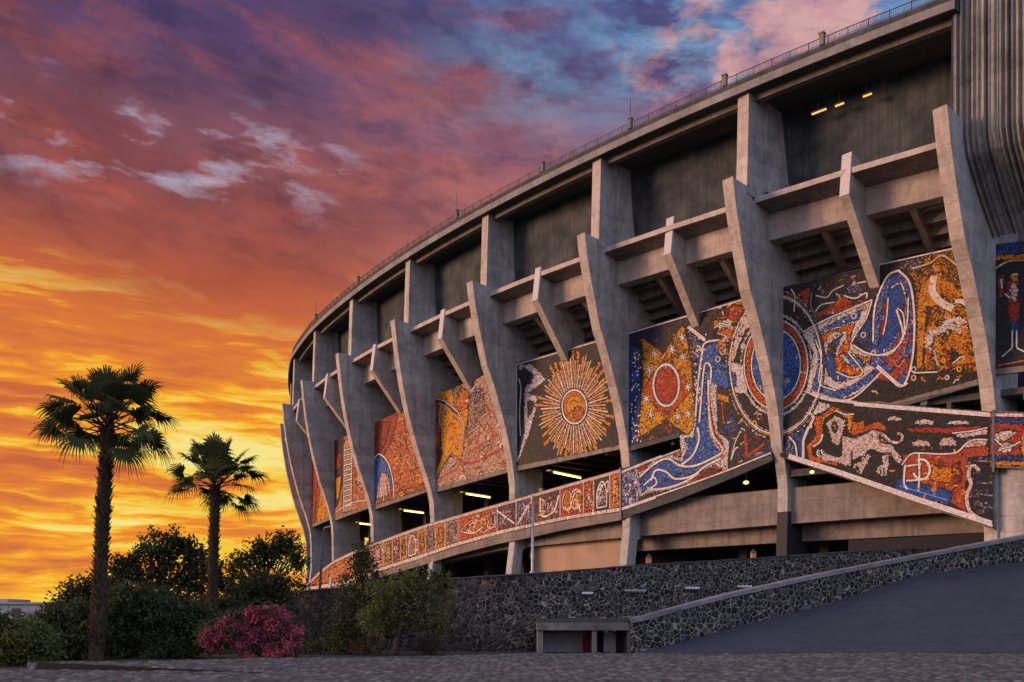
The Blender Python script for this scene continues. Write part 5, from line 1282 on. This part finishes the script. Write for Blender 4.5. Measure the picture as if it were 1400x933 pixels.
WG = 'trees in front of the stone wall'
tree('slender_tree', 'slender upright dark tree in front of the far end of the stone wall', 'tree', WG, 478, 49.5,
     [(497, 752, 11, 13), (490, 770, 14, 14), (504, 775, 12, 13), (486, 792, 17, 15), (505, 797, 18, 15), (478, 818, 20, 16), (500, 822, 20, 16), (472, 842, 18, 14), (492, 848, 18, 14), (464, 864, 16, 13), (482, 868, 18, 12), (456, 881, 13, 9), (476, 886, 18, 9), (512, 838, 16, 15), (520, 860, 14, 12)], 'leaf_mid', 31, 300, .20, .10)
tree('round_tree', 'bushy round olive green tree with forked trunk against the stone wall', 'tree', WG, 541, 48.3,
     [(545, 800, 24, 14), (520, 812, 22, 15), (570, 806, 24, 15), (595, 815, 20, 15), (540, 824, 26, 16), (568, 832, 26, 16), (598, 838, 18, 16), (515, 838, 22, 15), (545, 848, 24, 13), (582, 852, 24, 13), (604, 856, 12, 12), (522, 858, 20, 11), (565, 790, 14, 9), (596, 790, 10, 8), (610, 797, 7, 6), (508, 852, 16, 12)], 'leaf_olive', 32, 300, .18, .15, top=.1)
# dry tufts and brushwood at the foot of the wall
for x, Y, lb, sd_ in ((425, 50, 'dry brown brushwood under the slender tree', 41), (500, 49, 'low dry tuft between the slender tree and the round tree', 42), (590, 50, 'dry tuft right of the round tree at the wall foot', 43)):
    tree('dry_tuft', lb, 'dry shrub', 'dry tufts along the wall', x, Y, [(x - 12, 886, 12, 7), (x + 10, 888, 14, 6), (x, 884, 12, 7)], 'leaf_dry', sd_, 260, .15, .03)

# ---- fan palms
def palm(label, bx, by, cx, cy, Y, rcr, seed, nf, spots, ground=0.0, tw=.30):
    b = at(bx, by, Y); b.z = ground; c = at(cx, cy, Y)
    e = empty('fan_palm', b.to_tuple(), label, 'palm tree', 'fan palms')
    r = random.Random(seed); g = np.random.default_rng(seed)
    H = c.z - b.z
    axis = [b + Vector((0, 0, -.2)), b.lerp(c, .06), b.lerp(c, .3) + Vector((.06, 0, 0)), b.lerp(c, .6) + Vector((-.05, 0, 0)), b.lerp(c, .85), c]
    mb = MB(); mb.tube(axis, [tw * 1.25, tw * 1.1, tw, tw * .92, tw * .95, tw * .7], 12)
    # old leaf bases spiralling up the trunk
    n = int(H * 46)
    for i in range(n):
        t = .05 + .95 * i / n; p = b.lerp(c, t); a = i * 2.39996 + r.uniform(-.2, .2); rr = tw * (1.02 - .1 * t)
        d = Vector((math.cos(a), math.sin(a), 0)); s_ = p + d * rr * .86
        L = r.uniform(.16, .32) * (1.5 if r.random() < .12 else 1); tip = s_ + d * L * r.uniform(.35, .8) + Vector((0, 0, L * r.uniform(.5, 1)))
        tn = Vector((-d.y, d.x, 0)); w_ = r.uniform(.06, .13)
        mb.add([s_ - tn * w_, s_ + tn * w_, tip + tn * w_ * .45, tip - tn * w_ * .45, s_ + Vector((0, 0, -.12)), s_ + d * .05 + Vector((0, 0, .1))], [(0, 1, 2, 3), (0, 3, 4), (1, 4, 2), (4, 3, 2)])
    mb.build('trunk', M['palm_trunk'], e, fix=False)
    V = []; F = []; PV = MB(); nv = 0
    fans = []
    for i, (fx, fy) in enumerate(spots):           # fan positions measured on the crown, depth from its round shape
        vx, vz = fx / FPX * Y, -fy / FPX * Y
        rr = math.hypot(vx, vz); dep = math.sqrt(max(.05, (.80 * rcr) ** 2 - rr * rr)) * (1 if i % 2 else -1) * r.uniform(.35, 1)
        fans.append((Vector((vx, dep, vz)), 1.0))
    for i in range(nf):
        elv = math.radians(75 - 100 * ((i * .6180339) % 1.0)); a = (i * .7548777 % 1.0) * 6.28319
        fans.append((Vector((math.cos(a) * math.cos(elv), math.sin(a) * math.cos(elv), math.sin(elv))) * rcr * r.uniform(.55, .75), .9))
    for i, (fv, fs) in enumerate(fans):
        d = fv.normalized(); a = math.atan2(d.y, d.x); elv = math.asin(max(-1, min(1, d.z)))
        plen = max(.5, fv.length - rcr * .13); sag = .10 * plen * (1 - abs(math.sin(elv)))
        p0 = c + Vector((d.x, d.y, 0)) * tw * .4 + Vector((0, 0, r.uniform(-.3, .2)))
        pm = p0 + d * plen * .55 + Vector((0, 0, sag * .6)); p1 = p0 + d * plen + Vector((0, 0, -sag * .2))
        PV.tube([p0, pm, p1], [.035, .026, .018], 5)
        ax = (p1 - pm).normalized(); sdv = ax.cross(Vector((0, 0, 1)))
        if sdv.length < .1: sdv = Vector((-math.sin(a), math.cos(a), 0))
        sdv.normalize(); up = sdv.cross(ax).normalized()
        tw_ = r.uniform(-.6, .6); sdv = (sdv * math.cos(tw_) + up * math.sin(tw_)).normalized(); up = sdv.cross(ax).normalized()
        R_ = rcr * r.uniform(.36, .45) * fs; ns = 27
        for j in range(ns):
            f = -1 + 2 * j / (ns - 1); an = f * math.radians(98)
            dr = (ax * math.cos(an) + sdv * math.sin(an)).normalized()
            L = R_ * (1 - .18 * abs(f)) * r.uniform(.88, 1.1)
            w0 = .052 * rcr / 2.7
            pleat = up * (.02 if j % 2 else -.02)
            fold = up * abs(f) * .20
            pts = []
            for q, tt in enumerate((.02, .35, .62, .84, 1.06)):
                hang = max(0, tt - .55) ** 1.8 * L * r.uniform(.9, 1.9) * (1.0 - .45 * max(0, math.sin(elv)))
                pts.append(p1 + (dr + fold) * L * tt * (1 - .12 * max(0, tt - .5)) + pleat + Vector((0, 0, -hang)))
            nrm = dr.cross(up).normalized()
            ws_ = (.014, w0, w0 * .88, w0 * .42, .005)
            row = []
            for p, ww in zip(pts, ws_): row += [p - nrm * ww, p + nrm * ww]
            for q in range(4): F.append((nv + 2 * q, nv + 2 * q + 1, nv + 2 * q + 3, nv + 2 * q + 2))
            V += [tuple(p) for p in row]; nv += 10
    # a few dead hanging threads
    PV.build('petioles', M['palm_trunk'], e, smooth=True)
    np_mesh('fronds', np.array(V), np.array(F), M['leaf_palm'], e)
def rel(pts, ox, oy, sc): return [((x - ox) / sc, (y - oy) / sc) for x, y in pts]
S1 = rel([(465, 130), (395, 120), (300, 180), (205, 235), (165, 375), (270, 415), (335, 345), (525, 130), (605, 115), (665, 190), (640, 260), (740, 330), (690, 410), (715, 510), (590, 590), (545, 440), (395, 500), (375, 270), (560, 240), (430, 190), (500, 190), (455, 260), (330, 215), (585, 300), (250, 330)], 460, 400, 3.886)
S2 = rel([(1020, 180), (1075, 185), (940, 200), (885, 240), (850, 290), (835, 385), (905, 355), (960, 300), (1085, 240), (1135, 205), (1175, 240), (1205, 315), (1165, 365), (1090, 440), (1030, 250), (975, 235), (1115, 290), (985, 400), (1050, 215), (920, 290), (1140, 300)], 1018, 372, 3.455)
palm('taller fan palm at the left with a rough scaly trunk', 131, 907, 147, 582, 37.2, 2.65, 5, 20, S1, .12, .255)
palm('shorter fan palm between the taller palm and the stadium', 288, 880, 294.5, 664, 50, 2.75, 23, 20, S2, 0, .25)
# ------------------------------------------------------------------ sky, sun, camera
world = bpy.data.worlds.new('World'); SC.world = world; world.use_nodes = True
class WT(NT):
    def __init__(s):
        s.t = world.node_tree; s.n = s.t.nodes
w = WT()
D_ = w.node('ShaderNodeTexCoord').outputs['Generated']
sp = w.node('ShaderNodeSeparateXYZ'); w.lk(D_, sp.inputs[0]); dx, dy, dz = sp.outputs
hyp = w.math('SQRT', w.math('ADD', w.math('MULTIPLY', dx, dx), w.math('MULTIPLY', dy, dy)))
el = w.math('ARCTAN2', dz, hyp)                 # elevation
az = w.math('ARCTAN2', dx, dy)                  # 0 ahead, + to the right
def cxyz(x, y, z=0.0):
    c = w.node('ShaderNodeCombineXYZ')
    for i, v in enumerate((x, y, z)):
        if hasattr(v, 'is_output'): w.lk(v, c.inputs[i])
        else: c.inputs[i].default_value = v
    return c.outputs[0]
eln = w.math('DIVIDE', el, .7, clamp=True)      # 0..1 for 0..40 degrees
S_ = lambda r, g, b: tuple(((c / 255) / 12.92 if c / 255 <= .04045 else ((c / 255 + .055) / 1.055) ** 2.4) for c in (r, g, b))
warm = w.ramp(eln, [(0, S_(255, 186, 48)), (.07, S_(255, 160, 36)), (.22, S_(245, 138, 38)), (.34, S_(248, 150, 40)), (.42, S_(236, 130, 46)), (.49, S_(200, 100, 58)), (.56, S_(144, 80, 78)), (.64, S_(146, 86, 92)), (.72, S_(110, 74, 98)), (.80, S_(86, 68, 108)), (1, S_(66, 70, 122))])
cool = w.ramp(eln, [(0, S_(250, 165, 70)), (.25, S_(245, 165, 85)), (.42, S_(240, 160, 88)), (.55, S_(212, 138, 116)), (.66, S_(172, 110, 122)), (.76, S_(112, 100, 142)), (.87, S_(70, 100, 160)), (1, S_(66, 112, 178))])
side = w.ramp(w.math('ADD', w.math('MULTIPLY', az, 1.25), w.math('ADD', .42, w.math('MULTIPLY', w.noise(cxyz(w.math('MULTIPLY', az, 3), w.math('MULTIPLY', el, 5)), 1.0, 4, .55), .25))), [(.22, 0), (.78, 1)])
base = w.mix(side, warm, cool)
# broad soft darker cloud banks
v2 = cxyz(w.math('MULTIPLY', az, 3.6), w.math('ADD', w.math('MULTIPLY', el, 9.5), w.math('MULTIPLY', az, 1.4)), .35)
n2 = w.noise(v2, 1.0, 11, .60, .2)
mid = w.ramp(eln, [(0, .12), (.35, .22), (.45, .6), (.6, 1), (1, 1)])
dark = w.math('MULTIPLY', w.ramp(n2, [(.43, 0), (.59, 1)]), mid)
dcol = w.mix(side, w.ramp(eln, [(0, S_(196, 92, 58)), (.4, S_(190, 88, 62)), (.6, S_(128, 66, 66)), (.8, S_(100, 62, 82)), (1, S_(66, 56, 90))]), w.ramp(eln, [(0, S_(200, 110, 80)), (.6, S_(150, 96, 112)), (.78, S_(84, 78, 120)), (1, S_(70, 84, 140))]))
c1 = w.mix(w.math('MULTIPLY', dark, .82), base, dcol)
# red lit undersides
v3 = cxyz(w.math('MULTIPLY', az, 4.2), w.math('ADD', w.math('MULTIPLY', el, 12), w.math('MULTIPLY', az, 2.2)), 4.2)
n3 = w.noise(v3, 1.1, 10, .63, .15)
ul = w.math('MULTIPLY', w.ramp(n3, [(.52, 0), (.68, 1)]), w.ramp(eln, [(.42, 0), (.55, .8), (.78, .7), (.92, .15)]))
c2 = w.mix(w.math('MULTIPLY', ul, .6), c1, w.mix(side, S_(204, 100, 78), S_(214, 140, 128)))
# holes with pale evening sky, and pink cumulus on the right
v4 = cxyz(w.math('MULTIPLY', az, 8.5), w.math('ADD', w.math('MULTIPLY', el, 25), w.math('MULTIPLY', az, 1.5)), 9.9)
n4 = w.noise(v4, 1.2, 11, .6, .15)
bandL = w.math('MULTIPLY', w.ramp(eln, [(.56, 0), (.61, 1), (.67, 1), (.73, 0)]), w.ramp(az, [(0, 1), (.02, 0)]))
bandL = w.math('MULTIPLY', bandL, w.ramp(w.math('ADD', az, .6), [(0, 1), (.34, 1), (.42, .55), (.5, 0)]))
bandR = w.math('MULTIPLY', w.ramp(eln, [(.66, 0), (.78, 1)]), w.ramp(w.math('ADD', az, .3), [(.16, 0), (.42, 1)]))
hole = w.math('MULTIPLY', w.ramp(n4, [(.53, 0), (.66, 1)]), bandL)
c3 = w.mix(w.math('MULTIPLY', hole, .7), c2, S_(190, 184, 206))
hr = w.math('MULTIPLY', w.ramp(n4, [(.40, 0), (.58, 1)]), bandR)
c3 = w.mix(w.math('MULTIPLY', hr, .8), c3, w.ramp(n2, [(.35, S_(84, 128, 184)), (.6, S_(140, 184, 220))]))
v5 = cxyz(w.math('MULTIPLY', az, 8.5), w.math('MULTIPLY', el, 15), 2.2)
n5 = w.noise(v5, 1.0, 9, .58, .25)
pk = w.math('MULTIPLY', w.ramp(n5, [(.50, 0), (.57, .85), (.7, 1)]), w.math('MULTIPLY', w.ramp(eln, [(.58, 0), (.68, 1)]), w.ramp(w.math('ADD', az, .3), [(.38, 0), (.5, 1)])))
c3 = w.mix(w.math('MULTIPLY', pk, .85), c3, w.ramp(n4, [(.35, S_(190, 132, 150)), (.6, S_(238, 178, 164))]))
# broken, billowing texture of the upper cloud deck
v9 = cxyz(w.math('MULTIPLY', az, 11), w.math('ADD', w.math('MULTIPLY', el, 26), w.math('MULTIPLY', az, 2.5)), 7.7)
n9 = w.noise(v9, 1.0, 11, .66, .2)
up9 = w.ramp(eln, [(.44, 0), (.58, 1)])
c3 = w.mix(w.math('MULTIPLY', w.ramp(n9, [(.50, 0), (.64, .75)]), up9), c3, w.mix(1.0, c3, (.56, .58, .70), 'MULTIPLY'))
c3 = w.mix(w.math('MULTIPLY', w.ramp(n9, [(.30, .8), (.45, 0)]), up9), c3, w.mix(1.0, c3, (1.30, 1.16, 1.10), 'MULTIPLY'))
# burning streaks low over the horizon
v6 = cxyz(w.math('MULTIPLY', az, 4.6), w.math('ADD', w.math('MULTIPLY', el, 42), w.math('MULTIPLY', w.noise(cxyz(w.math('MULTIPLY', az, 7), w.math('MULTIPLY', el, 14)), 1, 3, .5), 2.2)), 1.3)
n6 = w.noise(v6, 1.0, 7, .56, .15)
v7 = cxyz(w.math('MULTIPLY', az, 13), w.math('ADD', w.math('MULTIPLY', el, 120), w.math('MULTIPLY', n6, 4.0)), 6.1)
n7 = w.noise(v7, 1.0, 6, .62, .1)
v8 = cxyz(w.math('MULTIPLY', az, 3.0), w.math('MULTIPLY', el, 17), 5.55)
n8 = w.noise(v8, 1.0, 5, .55, .1)
ns = w.math('ADD', w.math('ADD', w.math('MULTIPLY', n6, .56), w.math('MULTIPLY', n7, .19)), w.math('MULTIPLY', n8, .45))
lowb = w.math('SUBTRACT', w.ramp(eln, [(0, 1), (.30, 1), (.40, .75), (.53, 0)]), w.math('MULTIPLY', w.ramp(n2, [(.45, 0), (.7, .5)]), w.ramp(eln, [(.25, 0), (.42, 1)])), clamp=True)
stk_ = w.math('MULTIPLY', w.ramp(ns, [(.576, 0), (.606, .75), (.655, 1)]), lowb)
sh6 = w.math('MULTIPLY', w.ramp(ns, [(.50, 1), (.585, 0)]), lowb)
c4 = w.mix(w.math('MULTIPLY', sh6, .9), c3, w.mix(side, S_(200, 96, 58), S_(222, 124, 72)))
c4 = w.mix(w.math('MULTIPLY', stk_, .96), c4, w.ramp(ns, [(.57, S_(255, 172, 30)), (.62, S_(255, 210, 58)), (.68, S_(255, 236, 140))]))
# dusk behind the viewer and overhead
back = w.ramp(w.math('MULTIPLY', w.math('ADD', dy, 1), .5), [(.30, 1), (.72, 0)])
lf = w.ramp(w.math('MULTIPLY', w.math('ADD', dx, 1), .5), [(.05, 0), (.75, 1)])
bcol = w.mix(lf, w.ramp(eln, [(0, (.42, .25, .22)), (.25, (.75, .46, .40)), (.6, (1.0, .68, .66)), (1, (.72, .62, .74))]), w.ramp(eln, [(0, (.46, .52, .70)), (.4, (1.15, 1.26, 1.72)), (1, (1.05, 1.2, 1.65))]))
c5 = w.mix(back, c4, bcol)
top = w.ramp(dz, [(.58, 0), (.8, 1)])
c5 = w.mix(top, c5, (.46, .52, .78))
nis = w.node('ShaderNodeTexSky', sky_type='NISHITA'); nis.sun_disc = False
nis.sun_elevation = math.radians(7); nis.sun_rotation = math.radians(-85); nis.altitude = 2200
bgn = w.n['Background']; w.lk(nis.outputs[0], bgn.inputs[0]); bgn.inputs[1].default_value = .05
bg2 = w.node('ShaderNodeBackground'); w.lk(c5, bg2.inputs[0]); bg2.inputs[1].default_value = 1.0
adds = w.node('ShaderNodeMixShader'); adds.inputs[0].default_value = .93
w.lk(bgn.outputs[0], adds.inputs[1]); w.lk(bg2.outputs[0], adds.inputs[2]); w.lk(adds.outputs[0], w.n['World Output'].inputs[0])

sl = bpy.data.lights.new('sun', 'SUN'); sl.energy = 4.2; sl.angle = math.radians(20); sl.color = (1.0, .56, .36)
so = link(bpy.data.objects.new('sun', sl))
sd = Vector((-math.cos(math.radians(10)) * math.sin(math.radians(95)), math.cos(math.radians(95)) * math.cos(math.radians(10)), math.sin(math.radians(10))))
so.rotation_euler = sd.to_track_quat('Z', 'Y').to_euler(); so.location = (-60, 0, 60)

cam = bpy.data.cameras.new('camera'); co = link(bpy.data.objects.new('camera', cam))
co.location = (0, 0, HC); co.rotation_euler = (math.pi / 2, 0, 0)
cam.sensor_fit = 'HORIZONTAL'; cam.sensor_width = 36; cam.lens = 36 * FPX / 1400
cam.shift_x = 0; cam.shift_y = (HOR - 466.5) / 1400
cam.clip_start = .1; cam.clip_end = 9000
SC.camera = co
SC.view_settings.view_transform = 'Standard'; SC.view_settings.look = 'None'; SC.view_settings.exposure = 0; SC.view_settings.gamma = 1
SC.view_settings.use_curve_mapping = False
SC.render.engine = 'CYCLES'; SC.cycles.use_denoising = True; SC.cycles.max_bounces = 6
